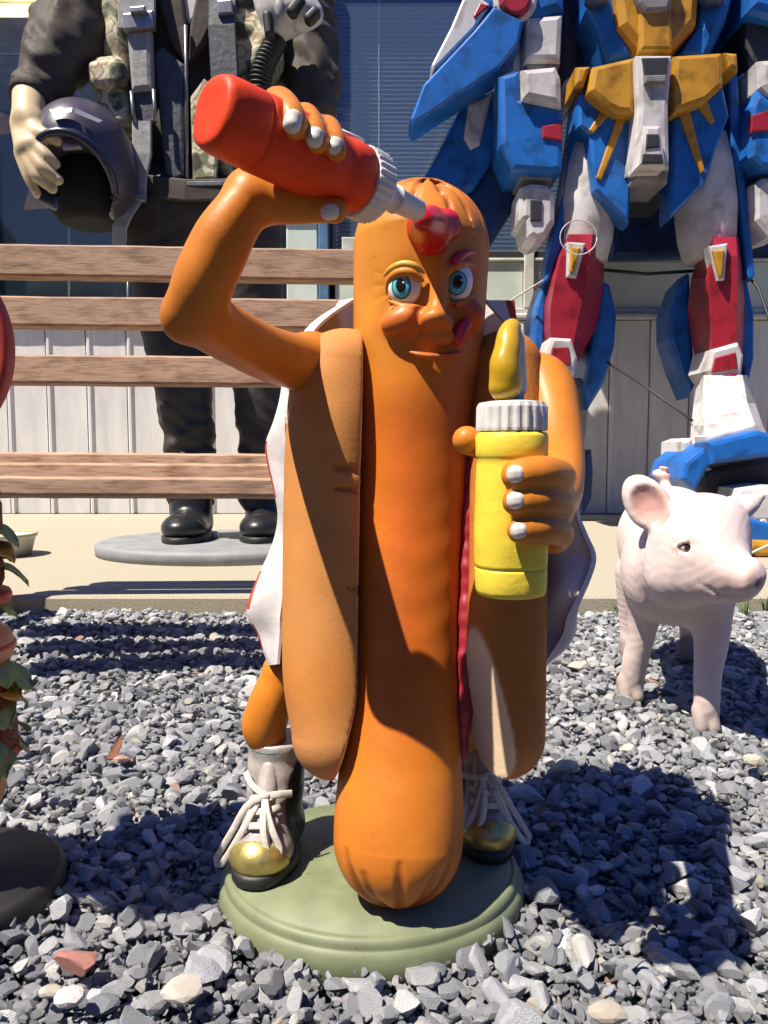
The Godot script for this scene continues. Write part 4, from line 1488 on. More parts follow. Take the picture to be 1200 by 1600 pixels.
func wrapper(s: Node3D) -> void:
	# height in the photograph; outermost and edge on either side
	var rows := [[470, 548, 556, 762, 755], [500, 500, 512, 790, 782], [530, 474, 486, 822, 812], [580, 452, 460, 850, 838], [625, 444, 450, 872, 862], [660, 434, 449, 888, 880], [695, 421, 451, 898, 892], [725, 424, 456, 905, 899],
		[755, 431, 463, 903, 898], [800, 440, 469, 901, 897], [836, 436, 467, 915, 909], [870, 424, 454, 929, 922], [905, 407, 446, 922, 912], [945, 392, 443, 905, 893], [965, 393, 441, 900, 884], [990, 408, 441, 897, 878], [1015, 417, 439, 880, 862], [1038, 427, 437, 852, 846]]
	var nu := 44
	var inner := []
	var fine := 64
	for v in fine + 1:
		var g := float(v) / fine * (rows.size() - 1)
		var i := mini(int(g), rows.size() - 2)
		var h := g - i
		var q := []
		for c in 5:
			var p0: float = rows[maxi(i - 1, 0)][c]
			var p3: float = rows[mini(i + 2, rows.size() - 1)][c]
			q.append(cubic_interpolate(rows[i][c], rows[i + 1][c], p0, p3, h))
		var py: float = q[0]
		var wob := 0.006 * sin(py * 0.035)
		# control places from the left edge round the back to the right edge
		var low := smoothstep(600.0, 660.0, py)
		var ze := lerpf(0.664, 0.626, low)
		var low_r := smoothstep(735.0, 790.0, py)
		var fold := 0.010 * sin(py * 0.045 + 1.0) * low
		var ctl := [hd(q[2], py, ze), hd(lerpf(q[1], q[2], 0.45) , py, ze + 0.016 + fold * 0.5), hd(q[1], py, ze + 0.036), hd(minf(q[1] + 60, 530.0), py, 0.706), hd(560, py, 0.734), hd(645, py, 0.740), hd(745, py, 0.732), hd(maxf(q[3] - 84, 800.0), py, lerpf(0.690, 0.656, low_r)), hd(lerpf(q[3], maxf(q[3] - 84, 800.0), 0.5), py, lerpf(0.685, 0.634, low_r) + fold * 0.6), hd(q[3] - 3, py, lerpf(0.680, 0.628, low_r) - wob * 0.6), hd(q[4], py, lerpf(0.676, 0.626, low_r) - wob * 0.6)]
		var row := PackedVector3Array()
		for u in nu + 1:
			var gu := float(u) / nu * (ctl.size() - 1)
			var k := mini(int(gu), ctl.size() - 2)
			row.append((ctl[k] as Vector3).cubic_interpolate(ctl[k + 1], ctl[maxi(k - 1, 0)], ctl[mini(k + 2, ctl.size() - 1)], gu - k))
		inner.append(row)
	var mb := MB.new()
	var mid := hd(645, 800, 0.66)
	var outer := []
	for v in inner.size():
		var row := PackedVector3Array()
		for u in nu + 1:
			var a: Vector3 = inner[v][maxi(u - 1, 0)]
			var b: Vector3 = inner[v][mini(u + 1, nu)]
			var c: Vector3 = inner[maxi(v - 1, 0)][u]
			var d: Vector3 = inner[mini(v + 1, inner.size() - 1)][u]
			var n := (b - a).cross(d - c).normalized()
			if n.dot(inner[v][u] - mid) < 0.0 and absf(n.dot((inner[v][u] - mid).normalized())) > 0.0:
				pass
			row.append(inner[v][u] - n * -0.0024)
		outer.append(row)
	var white := Color(0.80, 0.78, 0.77)
	var red := Color(0.62, 0.055, 0.018)
	# inner face
	var t := PackedVector3Array()
	for v in fine:
		for u in nu:
			t.append_array([inner[v][u], inner[v][u + 1], inner[v + 1][u + 1], inner[v][u], inner[v + 1][u + 1], inner[v + 1][u]])
	mb.col = white
	mb.tris(t, true, false)
	# outer face in red and white checks
	for shade in 2:
		t = PackedVector3Array()
		for v in fine:
			for u in nu:
				var on: bool = (int(v / 4.0) % 2 == 0) and (int(u / 2.0) % 2 == 0)
				if u < 10 or u > nu - 10:
					on = u >= 7 and u < 9 and ((v > 21 and v < 32) or (v > 43 and v < 50) or (v > 53 and v < 60)) or (u >= nu - 1 and v > 26 and v < 33)
				if (shade == 1) == on:
					t.append_array([outer[v][u], outer[v + 1][u + 1], outer[v][u + 1], outer[v][u], outer[v + 1][u], outer[v + 1][u + 1]])
		mb.col = red if shade == 1 else white
		mb.tris(t, true, false)
	# the rim
	mb.col = white
	t = PackedVector3Array()
	for v in fine:
		for u in [0, nu]:
			t.append_array([inner[v][u], inner[v + 1][u], outer[v + 1][u], inner[v][u], outer[v + 1][u], outer[v][u]])
	for u in nu:
		for v in [0, fine]:
			t.append_array([inner[v][u], inner[v][u + 1], outer[v][u + 1], inner[v][u], outer[v][u + 1], outer[v][u]])
	mb.tris(t, false, false)
	put(mb.mesh(), "paper_wrapper", M.paper, s)


# ---------------------------------------------------------------- the two bottles in its hands
func build_bottles() -> void:
	var a := at(326, 171, 0.436)
	var b := at(560, 284, 0.512)
	var tip := at(652, 337, 0.552)
	var k := 0.87
	var dir := (b - a).normalized()
	var x := dir.cross(Vector3(0, 0, 1)).normalized()
	var xf := Transform3D(Basis(x, dir, x.cross(dir)), a)
	var L := (b - a).length()
	var xk := Transform3D(xf.basis * Basis.from_scale(Vector3(k, 1, k)), a)
	var t := thing("ketchup_bottle", "red squeeze bottle held tilted over the sausage head", "bottle", a)
	var mb := MB.new()
	mb.lathe([[0.0005, 0.0015], [0.012, 0.0012], [0.0178, 0.0006], [0.0214, 0.0018], [0.0230, 0.0055], [0.0237, 0.012], [0.0242, L * 0.245], [0.0239, L * 0.255], [0.0228, L * 0.262], [0.0239, L * 0.27], [0.0244, L * 0.29], [0.0246, L * 0.6], [0.0240, L * 0.76], [0.0228, L * 0.80], [0.0236, L * 0.83], [0.0242, L * 0.86], [0.0240, L * 0.97], [0.0215, L]], 64, xk, true, 2.5)
	put(mb.mesh(), "bottle_body", M.ketchup_plastic, t)
	mb = MB.new()
	mb.lathe([[0.020, L - 0.002], [0.0264, L - 0.001, 1], [0.0268, L + 0.002, 1], [0.0264, L + 0.0125, 1], [0.0235, L + 0.0150], [0.016, L + 0.0155]], 120, xk, false, 2.0, 30, 0.045)
	put(mb.mesh(), "ribbed_cap", M.cap_white, t)
	mb = MB.new()
	var N := (tip - a).length()
	mb.lathe([[0.0170, L + 0.0150], [0.0150, L + 0.0170], [0.0105, L + 0.0260], [0.0098, L + 0.0320], [0.0108, L + 0.0325], [0.0108, L + 0.0342], [0.0096, L + 0.0347], [0.0086, N - 0.001], [0.0078, N], [0.002, N]], 40, xk)
	put(mb.mesh(), "nozzle", M.cap_white, t)
	mb = MB.new()
	var up := (xf.basis * Vector3(-0.25, 0, 0.97)).normalized()
	if up.y < 0:
		up = -up
	mb.tube([a + dir * (L - 0.022) + Vector3(0, 0.0262, -0.004), a + dir * (L - 0.006) + Vector3(0, 0.0272, -0.004), a + dir * (L + 0.003) + Vector3(0, 0.0275, -0.003)], [0.0030], 8, 0.6)
	put(mb.mesh(), "cap_strap", M.cap_white, t)

	# mustard
	var base := at(797.5, 929, 0.482)
	t = thing("mustard_bottle", "yellow squeeze bottle with white ribbed cap held upright in front of the bun", "bottle", base)
	xf = Transform3D(Basis(Vector3(0, 0, 1), 0.005) * Basis.from_scale(Vector3.ONE * 0.945), base)
	mb = MB.new()
	mb.lathe([[0.0005, 0.0], [0.019, 0.0], [0.0224, 0.0012], [0.0234, 0.0045], [0.0238, 0.0172], [0.0236, 0.0186], [0.0228, 0.0192], [0.0237, 0.0200], [0.0240, 0.022], [0.0243, 0.045], [0.0236, 0.072], [0.0229, 0.087], [0.0224, 0.0910], [0.0229, 0.0918], [0.0235, 0.0935], [0.0236, 0.1055], [0.0225, 0.1080], [0.018, 0.1085]], 72, xf, true, 2.25)
	put(mb.mesh(), "bottle_body", M.yellow_plastic, t)
	mb = MB.new()
	mb.lathe([[0.019, 0.1085], [0.0232, 0.1092, 1], [0.0235, 0.1110, 1], [0.0233, 0.1245, 1], [0.0215, 0.1275], [0.012, 0.1290], [0.001, 0.1290]], 120, xf, false, 2.0, 22, 0.05)
	put(mb.mesh(), "ribbed_cap", M.cap_white, t)
	mb = MB.new()
	mb.tube([at(801, 640, 0.488), at(803, 610, 0.488), at(806, 545, 0.488), at(806, 507, 0.488)], [0.0118, 0.0083, 0.0058, 0.0047], 24)
	put(mb.mesh(), "nozzle", M.cap_white, t)
	var f := Field.new()
	f.chain([at(789, 602, 0.475), at(790, 565, 0.474), at(796, 521, 0.480), at(799, 514, 0.486)], [0.0101, 0.0092, 0.0069, 0.0064], 0.008, Color.WHITE)
	f.disp = func(p: Vector3) -> float:
		return 0.0003 * sin(p.y * 300.0 + p.x * 200.0)
	put(skin(f, 0.0018, false), "mustard_dollop", M.mustard, t)


# ---------------------------------------------------------------- the piglet
func build_pig() -> void:
	var pink := Color(0.72, 0.59, 0.565)
	var inner := Color(0.56, 0.26, 0.21)
	var hoof := Color(0.16, 0.13, 0.12)
	var t := thing("piglet_statue", "pale pink piglet statue standing on the gravel at the right, head turned aside", "statue", at(1050, 1080, 1.2) * Vector3(1, 0, 1))
	var f := Field.new()
	# trunk
	f.chain([at(1062, 892, 1.10), at(1048, 862, 1.22), at(1046, 838, 1.34), at(1044, 836, 1.42)], [0.066, 0.078, 0.088, 0.080], 0.04, pink)
	f.ell(at(1050, 905, 1.12), Vector3(0.070, 0.066, 0.06), 0.03, pink)
	# neck and head
	f.chain([at(1060, 868, 1.14), at(1088, 856, 1.06)], [0.070, 0.062], 0.03, pink)
	f.ell(at(1090, 842, 1.045), Vector3(0.064, 0.060, 0.066), 0.02, pink)
	f.ell(at(1062, 900, 1.035), Vector3(0.042, 0.040, 0.045), 0.03, pink)
	f.ell(at(1112, 812, 1.045), Vector3(0.044, 0.030, 0.04), 0.02, pink)
	f.chain([at(1108, 872, 1.010), at(1142, 893, 0.975), at(1164, 900, 0.955)], [0.046, 0.0315, 0.0245], 0.03, pink)
	f.chain([at(1098, 905, 1.005), at(1145, 922, 0.972), at(1158, 924, 0.960)], [0.030, 0.0165, 0.0125], 0.015, pink)
	# snout disc
	var sd := (at(1200, 912, 0.935) - at(1150, 898, 0.962)).normalized()
	var sc := at(1174, 904, 0.948)
	var sb := frame_of(sd)
	f.ell(sc, Vector3(0.0225, 0.0205, 0.0080), 0.008, Color(0.68, 0.48, 0.43), 0, sb)
	f.ell(sc + sb * Vector3(-0.0085, -0.001, 0.010), Vector3(0.0034, 0.0042, 0.007), 0.003, Color(0.45, 0.26, 0.22, 0.9), 1, sb, 0.002)
	f.ell(sc + sb * Vector3(0.0085, -0.001, 0.010), Vector3(0.0034, 0.0042, 0.007), 0.003, Color(0.45, 0.26, 0.22, 0.9), 1, sb, 0.002)
	# mouth line and folds
	f.chain([at(1152, 931, 0.945), at(1128, 930, 0.962), at(1105, 920, 0.968), at(1092, 912, 0.972)], [0.0022, 0.0025, 0.0022, 0.0012], 0.004, Color(0.50, 0.30, 0.27, 0.9), 1, 0.003)
	f.chain([at(1020, 830, 1.06), at(1016, 880, 1.065), at(1028, 915, 1.07)], [0.004, 0.005, 0.003], 0.010, Color(0.55, 0.42, 0.39, 0.5), 1)
	f.chain([at(1000, 930, 1.10), at(1022, 940, 1.09), at(1045, 935, 1.08)], [0.003, 0.003, 0.002], 0.008, Color(0.55, 0.40, 0.37, 0.6), 1)
	# eye socket and lids
	var e := at(1073, 855, 0.990)
	f.ell(e + Vector3(0, 0, -0.002), Vector3(0.0125, 0.0085, 0.009), 0.006, Color(0.62, 0.48, 0.44, 0.6), 1)
	f.chain([e + Vector3(-0.013, -0.001, -0.004), e + Vector3(-0.004, 0.0085, 0.001), e + Vector3(0.006, 0.0065, 0.001), e + Vector3(0.015, -0.005, -0.003)], [0.0022, 0.0034, 0.0032, 0.0016], 0.004, Color(0.70, 0.56, 0.52))
	f.chain([e + Vector3(-0.011, -0.004, -0.003), e + Vector3(-0.001, -0.0095, 0.0), e + Vector3(0.012, -0.007, -0.003)], [0.0018, 0.0026, 0.0014], 0.004, Color(0.70, 0.56, 0.50))
	# ears: the near one a cup, the far one seen along its edge
	var eb := frame_of(Vector3(-0.42, 0.10, 0.9), 0.55)
	f.ell(at(1012, 788, 1.055), Vector3(0.0300, 0.0400, 0.0130), 0.008, pink, 0, eb)
	f.ell(at(1000, 772, 1.060), Vector3(0.020, 0.028, 0.0100), 0.010, pink, 0, eb)
	f.cap(at(1040, 812, 1.055), at(1015, 795, 1.055), 0.016, 0.012, 0.012, pink)
	f.ell(at(1015, 790, 1.040), Vector3(0.0230, 0.0310, 0.0135), 0.006, Color(inner, 0.75), 1, eb, 0.006)
	f.chain([at(1128, 806, 1.060), at(1150, 793, 1.062), at(1176, 784, 1.066), at(1189, 776, 1.066)], [0.014, 0.0175, 0.0110, 0.0060], 0.012, pink)
	f.ell(at(1150, 800, 1.060), Vector3(0.030, 0.012, 0.02), 0.012, pink, 0, Basis(Vector3(0, 0, 1), 0.45))
	# legs
	f.chain([at(1010, 925, 1.165), at(1003, 985, 1.175), at(992, 1035, 1.185), at(987, 1068, 1.190)], [0.030, 0.0215, 0.0195, 0.0185], 0.025, pink)
	f.chain([at(1108, 930, 1.085), at(1112, 990, 1.080), at(1106, 1055, 1.072), at(1104, 1108, 1.068)], [0.033, 0.0250, 0.0190, 0.0175], 0.025, pink)
	f.chain([at(1088, 900, 1.39), at(1084, 975, 1.41), at(1080, 1012, 1.40)], [0.045, 0.026, 0.021], 0.025, pink)
	f.chain([at(1000, 895, 1.42), at(990, 980, 1.44), at(986, 1012, 1.43)], [0.045, 0.026, 0.021], 0.025, pink)
	# cloven hooves
	for q in [[985, 1078, 1.180, 0.0195], [1104, 1126, 1.058, 0.0178], [1079, 1018, 1.385, 0.021], [986, 1018, 1.415, 0.021]]:
		var c := at(q[0], q[1], q[2])
		for sx in [-1.0, 1.0]:
			f.cap(c + Vector3(sx * 0.0080, 0.012, -0.008), c + Vector3(sx * 0.0088, -0.010, 0.003), q[3] * 0.60, q[3] * 0.56, 0.004, hoof, 0, 0.012)
		f.cap(c + Vector3(0, 0.012, 0.020), c + Vector3(0, -0.018, 0.018), 0.0022, 0.0030, 0.003, Color(0.22, 0.12, 0.10, 0.9), 1)
	# curled tail
	var tl := at(1036, 748, 1.47)
	var tail := []
	var tr := []
	for i in 12:
		var a := i * 0.75
		tail.append(tl + Vector3(cos(a) * 0.010 - 0.004, 0.002 + i * 0.0017, sin(a) * 0.010))
		tr.append(0.0085 - 0.0004 * i)
	f.chain(tail, tr, 0.004, Color(0.68, 0.50, 0.46))
	f.cap(at(1046, 775, 1.44), tl, 0.012, 0.009, 0.01, pink)
	# warmer paint here and there
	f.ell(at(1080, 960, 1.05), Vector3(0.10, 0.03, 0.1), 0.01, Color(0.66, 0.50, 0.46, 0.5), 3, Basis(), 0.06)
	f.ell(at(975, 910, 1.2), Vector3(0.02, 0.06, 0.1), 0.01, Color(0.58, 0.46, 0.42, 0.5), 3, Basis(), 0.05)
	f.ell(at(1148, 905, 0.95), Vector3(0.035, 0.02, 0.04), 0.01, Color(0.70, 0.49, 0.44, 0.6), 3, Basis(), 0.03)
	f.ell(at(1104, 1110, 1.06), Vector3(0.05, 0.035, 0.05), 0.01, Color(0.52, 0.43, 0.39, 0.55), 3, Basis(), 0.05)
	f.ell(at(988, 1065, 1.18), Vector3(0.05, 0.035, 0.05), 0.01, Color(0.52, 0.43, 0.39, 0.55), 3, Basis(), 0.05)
	f.disp = func(p: Vector3) -> float:
		return 0.00025 * sin(p.x * 260.0 + 3.0 * sin(p.y * 90.0)) * sin(p.y * 240.0 + 2.0 * sin(p.z * 120.0))
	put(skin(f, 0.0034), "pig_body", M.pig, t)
	var mb := MB.new()
	mb.ball(e + Vector3(0.001, -0.0005, -0.0045), Vector3(0.0095, 0.0070, 0.0080), Basis(), 20)
	var ey := put(mb.mesh(), "eye", mk(Color(0.50, 0.42, 0.34), 0.25), t)
	mb = MB.new()
	mb.ball(e + Vector3(0.0015, -0.0006, 0.0012), Vector3(0.0058, 0.0056, 0.0032), Basis(), 20)
	put(mb.mesh(), "pupil", mk(Color(0.035, 0.025, 0.02), 0.2), ey)
	# small dark slash of the mouth is part of the body's relief


# ---------------------------------------------------------------- the robot
# a limb through flat-sided rings: each ring is a height and five places across the front, from side to side
func facet_limb(rows: Array, zside: float, zfront: float, zback: float) -> ArrayMesh:
	var rings := []
	for q in rows:
		var ring := PackedVector3Array()
		var y: float = q[0]
		var inw: float = q[5] if q.size() > 5 else 0.0
		var k := back_by(q[1], y)
		ring.append(at(q[1], y, zside * k))
		ring.append(at(q[2], y, (zfront + inw) * k))
		ring.append(at(q[3], y, (zfront + inw) * k))
		ring.append(at(q[4], y, zside * k))
		ring.append(at(lerpf(q[4], q[3], 0.5), y, zback * k))
		ring.append(at(lerpf(q[1], q[2], 0.5), y, zback * k))
		rings.append(ring)
	var mb := MB.new()
	mb.loft(rings, false)
	return mb.mesh()


func round_limb(rows: Array, z: float) -> ArrayMesh:
	var rings := []
	for q in rows:
		var ring := PackedVector3Array()
		var back := back_by(q[0], q[1])
		var c := at(q[0], q[1], z * back)
		var r := size_of(q[2], z * back)
		for k in 20:
			var a := TAU * k / 20
			ring.append(c + Vector3(cos(a) * r, 0, sin(a) * r))
		rings.append(ring)
	var mb := MB.new()
	mb.loft(rings)
	return mb.mesh()


# how much farther back than its front foot a part of the robot stands
func back_by(px: float, py: float) -> float:
	var foot := 1.10 if px > 1000.0 else 1.50
	return lerpf(1.38, foot, smoothstep(596.0, 690.0, py))


func disc_pts(cx: float, cy: float, rx: float, ry: float, n := 18) -> Array:
	var r := []
	for k in n:
		r.append([cx + rx * cos(TAU * k / n), cy + ry * sin(TAU * k / n)])
	return r


func build_robot() -> void:
	var t := thing("robot_statue", "big blue, red, white and yellow armoured robot statue standing against the blinds", "statue", at(1020, 800, 3.5) * Vector3(1, 0, 1) + Vector3(0, SLAB_Y, 0))
	var P := func(called: String, m: Material, pts: Array, zf: float, th: float, bev := 0.014, deep := 0.0, parent: Node3D = t) -> MeshInstance3D:
		var cx := 0.0
		var cy := 0.0
		for q in pts:
			cx += q[0] / pts.size()
			cy += q[1] / pts.size()
		var k := back_by(cx, cy)
		return put(plate(pts, zf * k, th * minf(k, 1.4), bev * k, deep * k).mesh(), called, m, parent)
	# trunk
	P.call("chest_block", M.r_blue, [[905, -260], [1155, -260], [1165, -60], [1140, 30], [1108, 95], [946, 95], [918, 40], [895, -60]], 2.62, 0.5, 0.04)
	var belly: Node3D = P.call("belly_plate", M.r_yellow, [[952, -60], [1100, -60], [1094, 35], [1052, 82], [1000, 82], [966, 40]], 2.52, 0.12, 0.03, 0.05)
	P.call("belly_rib", M.r_yellow, [[1000, -40], [1050, -40], [1052, 78], [1000, 78]], 2.505, 0.05, 0.012, 0.012, belly)
	P.call("belly_vent", M.r_grey, [[985, -30], [1062, -30], [1045, 16], [1008, 18], [998, 4]], 2.49, 0.05, 0.012, 0.02, belly)
	P.call("side_pad", M.r_blue, [[918, -60], [952, -60], [968, 40], [990, 84], [950, 96], [934, 40], [918, 10]], 2.55, 0.2, 0.02)
	P.call("side_pad", M.r_blue, [[1100, -60], [1150, -60], [1142, 10], [1122, 50], [1104, 96], [1062, 84], [1092, 40]], 2.55, 0.2, 0.02)
	put(round_limb([[932, -18, 16], [932, 4, 18], [932, 10, 12]], 2.53), "nozzle", M.r_navy, t)
	put(round_limb([[1112, -18, 16], [1112, 4, 18], [1112, 10, 12]], 2.53), "nozzle", M.r_navy, t)
	put(round_limb([[1025, -330, 60], [1025, -300, 90], [1025, -268, 70], [1025, -240, 60]], 2.8), "head", M.r_white, t)
	# hips and skirt armour
	P.call("hip_block", M.r_dark, [[930, 95], [1120, 95], [1110, 230], [1060, 300], [990, 300], [945, 230]], 2.68, 0.3, 0.02)
	var yl: Node3D = P.call("skirt_top", M.r_yellow, [[927, 102], [993, 87], [992, 177], [967, 175], [950, 167], [920, 142]], 2.475, 0.09, 0.016)
	P.call("skirt_corner", M.r_yellow, [[900, 103], [924, 102], [913, 133], [899, 132]], 2.50, 0.16, 0.012, 0.012, yl)
	var yr: Node3D = P.call("skirt_top", M.r_yellow, [[1053, 85], [1130, 80], [1132, 132], [1105, 157], [1053, 176]], 2.475, 0.09, 0.016)
	P.call("skirt_corner", M.r_yellow, [[1132, 80], [1153, 82], [1155, 110], [1138, 105]], 2.50, 0.16, 0.012, 0.012, yr)
	var sl: Node3D = P.call("skirt_plate", M.r_blue, [[904, 146], [919, 138], [950, 160], [992, 172], [985, 350], [975, 343], [928, 297], [920, 210], [903, 197]], 2.53, 0.10, 0.020, 0.03)
	P.call("skirt_stripe", M.r_yellow, [[947, 160], [920, 203], [927, 208], [960, 170]], 2.522, 0.02, 0.004, 0.005, sl)
	P.call("skirt_stripe", M.r_yellow, [[968, 172], [932, 277], [940, 281], [983, 176]], 2.522, 0.02, 0.004, 0.005, sl)
	var sr: Node3D = P.call("skirt_plate", M.r_blue, [[1053, 172], [1105, 150], [1132, 132], [1142, 180], [1120, 235], [1105, 285], [1046, 345], [1044, 330]], 2.53, 0.10, 0.020, 0.03)
	P.call("skirt_stripe", M.r_yellow, [[1060, 175], [1095, 270], [1102, 266], [1077, 166]], 2.522, 0.02, 0.004, 0.005, sr)
	P.call("skirt_stripe", M.r_yellow, [[1089, 162], [1111, 193], [1118, 189], [1104, 152]], 2.522, 0.02, 0.004, 0.005, sr)
	var cr: Node3D = P.call("front_block", M.r_white, [[995, 84], [1052, 84], [1046, 170], [1048, 262], [990, 262], [998, 170]], 2.44, 0.16, 0.016)
	P.call("upper_slot", M.r_dark, [[1003, 90], [1045, 89], [1041, 124], [1008, 126]], 2.436, 0.03, 0.005, 0.003, cr)
	P.call("slot_sill", M.r_grey, [[1007, 117], [1042, 116], [1041, 128], [1008, 129]], 2.425, 0.05, 0.004, 0.006, cr)
	P.call("lower_block", M.r_white, [[1007, 194], [1034, 194], [1042, 260], [996, 260]], 2.39, 0.1, 0.014, 0.014, cr)
	P.call("lower_slot", M.r_dark, [[1011, 209], [1030, 209], [1031, 230], [1009, 232]], 2.386, 0.03, 0.004, 0.003, cr)
	P.call("lower_slot", M.r_dark, [[1005, 240], [1035, 240], [1037, 255], [1003, 255]], 2.386, 0.03, 0.004, 0.003, cr)
	P.call("front_block_foot", M.r_grey, [[990, 264], [1047, 264], [1044, 285], [990, 282]], 2.47, 0.2, 0.012)
	P.call("rear_skirt", M.r_navy, [[955, 180], [1090, 180], [1086, 400], [958, 402]], 3.02, 0.08, 0.02)
	P.call("side_skirt", M.r_blue, [[900, 150], [914, 212], [884, 370], [858, 440], [850, 440], [853, 415], [880, 300]], 2.62, 0.10, 0.008)
	P.call("side_skirt", M.r_blue, [[1138, 112], [1153, 112], [1162, 260], [1181, 428], [1175, 438], [1168, 435], [1155, 300], [1142, 210]], 2.62, 0.10, 0.008)
	# legs
	put(round_limb([[928, 215, 36], [920, 260, 42], [915, 320, 46], [912, 380, 42], [912, 410, 34]], 2.67), "thigh", M.r_white, t)
	put(round_limb([[1095, 215, 36], [1098, 260, 43], [1102, 320, 46], [1104, 380, 42], [1104, 410, 34]], 2.67), "thigh", M.r_white, t)
	var ls := put(facet_limb([[366, 884, 890, 926, 940, 0.02], [400, 868, 878, 922, 943], [436, 857, 868, 917, 944], [480, 849, 860, 908, 938], [515, 848, 860, 900, 930], [545, 852, 862, 894, 914], [564, 858, 866, 888, 905, 0.03]], 2.70, 2.52, 2.86), "shin_guard", M.r_red, t)
	var rs := put(facet_limb([[370, 1104, 1118, 1150, 1156, 0.02], [400, 1090, 1112, 1152, 1160], [436, 1080, 1108, 1152, 1164], [480, 1074, 1110, 1152, 1167], [520, 1078, 1112, 1152, 1166], [560, 1086, 1114, 1152, 1164], [586, 1096, 1118, 1150, 1160, 0.03]], 2.70, 2.52, 2.86), "shin_guard", M.r_red, t)
	var g: Node3D = P.call("lamp_frame", M.r_white, [[887, 377], [916, 379], [901, 434], [886, 432]], 2.505, 0.06, 0.007, 0.008, ls)
	g = P.call("lamp_frame", M.r_white, [[1108, 384], [1138, 379], [1133, 437], [1122, 438]], 2.505, 0.06, 0.007, 0.008, rs)
	P.call("shin_lamp", M.r_yellow, [[892, 385], [908, 386], [898, 424], [891, 424]], 2.494, 0.03, 0.006, 0.008, ls)
	P.call("shin_lamp", M.r_yellow, [[1114, 391], [1133, 389], [1130, 430], [1124, 431]], 2.494, 0.03, 0.006, 0.008, rs)
	P.call("ankle_frame", M.r_white, [[862, 526], [894, 528], [904, 560], [893, 596], [880, 610], [868, 592], [851, 560]], 2.50, 0.16, 0.012, 0.02, ls)
	P.call("ankle_inset", M.r_red, [[864, 543], [889, 542], [892, 571], [859, 569]], 2.494, 0.05, 0.004, 0.004, ls)
	P.call("ankle_inset", M.r_red, [[862, 579], [891, 578], [884, 599], [871, 596]], 2.494, 0.05, 0.004, 0.004, ls)
	P.call("ankle_frame", M.r_white, [[1112, 546], [1155, 534], [1164, 556], [1160, 590], [1141, 616], [1124, 610], [1104, 580]], 2.50, 0.16, 0.012, 0.02, rs)
	P.call("ankle_inset", M.r_red, [[1118, 559], [1150, 550], [1153, 576], [1112, 583]], 2.494, 0.05, 0.004, 0.004, rs)
	P.call("ankle_inset", M.r_red, [[1113, 590], [1152, 582], [1142, 609], [1125, 607]], 2.494, 0.05, 0.004, 0.004, rs)
	P.call("calf_plate", M.r_blue, [[938, 434], [955, 443], [966, 490], [963, 540], [946, 600], [921, 640], [914, 600], [930, 505]], 2.70, 0.22, 0.03)
	P.call("calf_plate", M.r_blue, [[851, 438], [860, 436], [852, 480], [850, 540], [840, 566], [834, 540], [838, 480]], 2.68, 0.2, 0.012)
	P.call("calf_plate", M.r_blue, [[1080, 424], [1060, 445], [1045, 490], [1045, 530], [1060, 580], [1078, 622], [1090, 600], [1084, 520]], 2.74, 0.14, 0.03)
	P.call("calf_plate", M.r_blue, [[1160, 440], [1168, 436], [1179, 490], [1179, 560], [1168, 606], [1160, 570]], 2.66, 0.36, 0.012)
	P.call("lower_leg", M.r_grey, [[868, 592], [926, 588], [922, 640], [914, 712], [880, 720], [868, 660]], 2.62, 0.26, 0.03)
	put(facet_limb([[586, 1090, 1100, 1160, 1170], [630, 1084, 1098, 1168, 1180], [665, 1080, 1100, 1180, 1192], [694, 1078, 1104, 1192, 1206]], 2.72, 2.50, 2.86), "lower_leg", M.r_white, t)
	P.call("ankle_lip", M.r_white, [[1104, 682], [1180, 662], [1186, 674], [1106, 694]], 2.475, 0.1, 0.008)
	P.call("ankle_guard", M.r_blue, [[1107, 692], [1186, 672], [1216, 680], [1216, 712], [1190, 715], [1112, 726]], 2.42, 0.12, 0.014)
	P.call("ankle_guard", M.r_blue, [[1106, 694], [1111, 726], [1088, 768], [1064, 748], [1072, 722]], 2.46, 0.3, 0.014)
	P.call("foot_core", M.r_dark, [[1092, 735], [1215, 712], [1220, 800], [1100, 805]], 2.56, 0.3, 0.02)
	var ft: Node3D = P.call("foot", M.r_white, [[1158, 764], [1200, 758], [1250, 760], [1255, 838], [1182, 834], [1150, 800]], 2.40, 0.4, 0.03, 0.03)
	P.call("foot_badge", M.r_grey, [[1181, 808], [1206, 808], [1206, 830], [1181, 830]], 2.394, 0.03, 0.005, 0.004, ft)
	P.call("foot_badge_disc", M.r_white, disc_pts(1194, 819, 7, 8), 2.386, 0.03, 0.004, 0.004, ft)
	P.call("toe", M.r_blue, [[1130, 806], [1160, 806], [1262, 832], [1262, 848], [1180, 850], [1150, 852], [1128, 844]], 2.37, 0.5, 0.02)
	P.call("toe_tip", M.r_yellow, [[1176, 845], [1262, 848], [1262, 868], [1186, 871], [1165, 857]], 2.33, 0.4, 0.014)
	P.call("foot_vent", M.r_white, [[1066, 690], [1082, 684], [1086, 715], [1074, 745], [1064, 738]], 2.60, 0.2, 0.01)
	P.call("foot", M.r_navy, [[850, 704], [926, 702], [929, 740], [926, 780], [914, 804], [840, 806], [838, 740]], 2.60, 0.12, 0.02)
	# arm on the left, its wing behind
	P.call("inner_arm", M.r_dark, [[876, -40], [912, -40], [908, 120], [890, 170], [872, 120]], 2.72, 0.2, 0.02)
	P.call("upper_arm", M.r_white, [[822, 25], [881, 20], [877, 95], [820, 95]], 2.60, 0.24, 0.02)
	P.call("elbow_band", M.r_grey, [[820, 96], [877, 96], [872, 112], [822, 108]], 2.62, 0.2, 0.01)
	P.call("elbow", M.r_white, [[815, 106], [870, 101], [878, 120], [879, 165], [817, 152]], 2.52, 0.3, 0.02)
	P.call("elbow_joint", M.r_white, disc_pts(892, 138, 13, 20), 2.66, 0.2, 0.02)
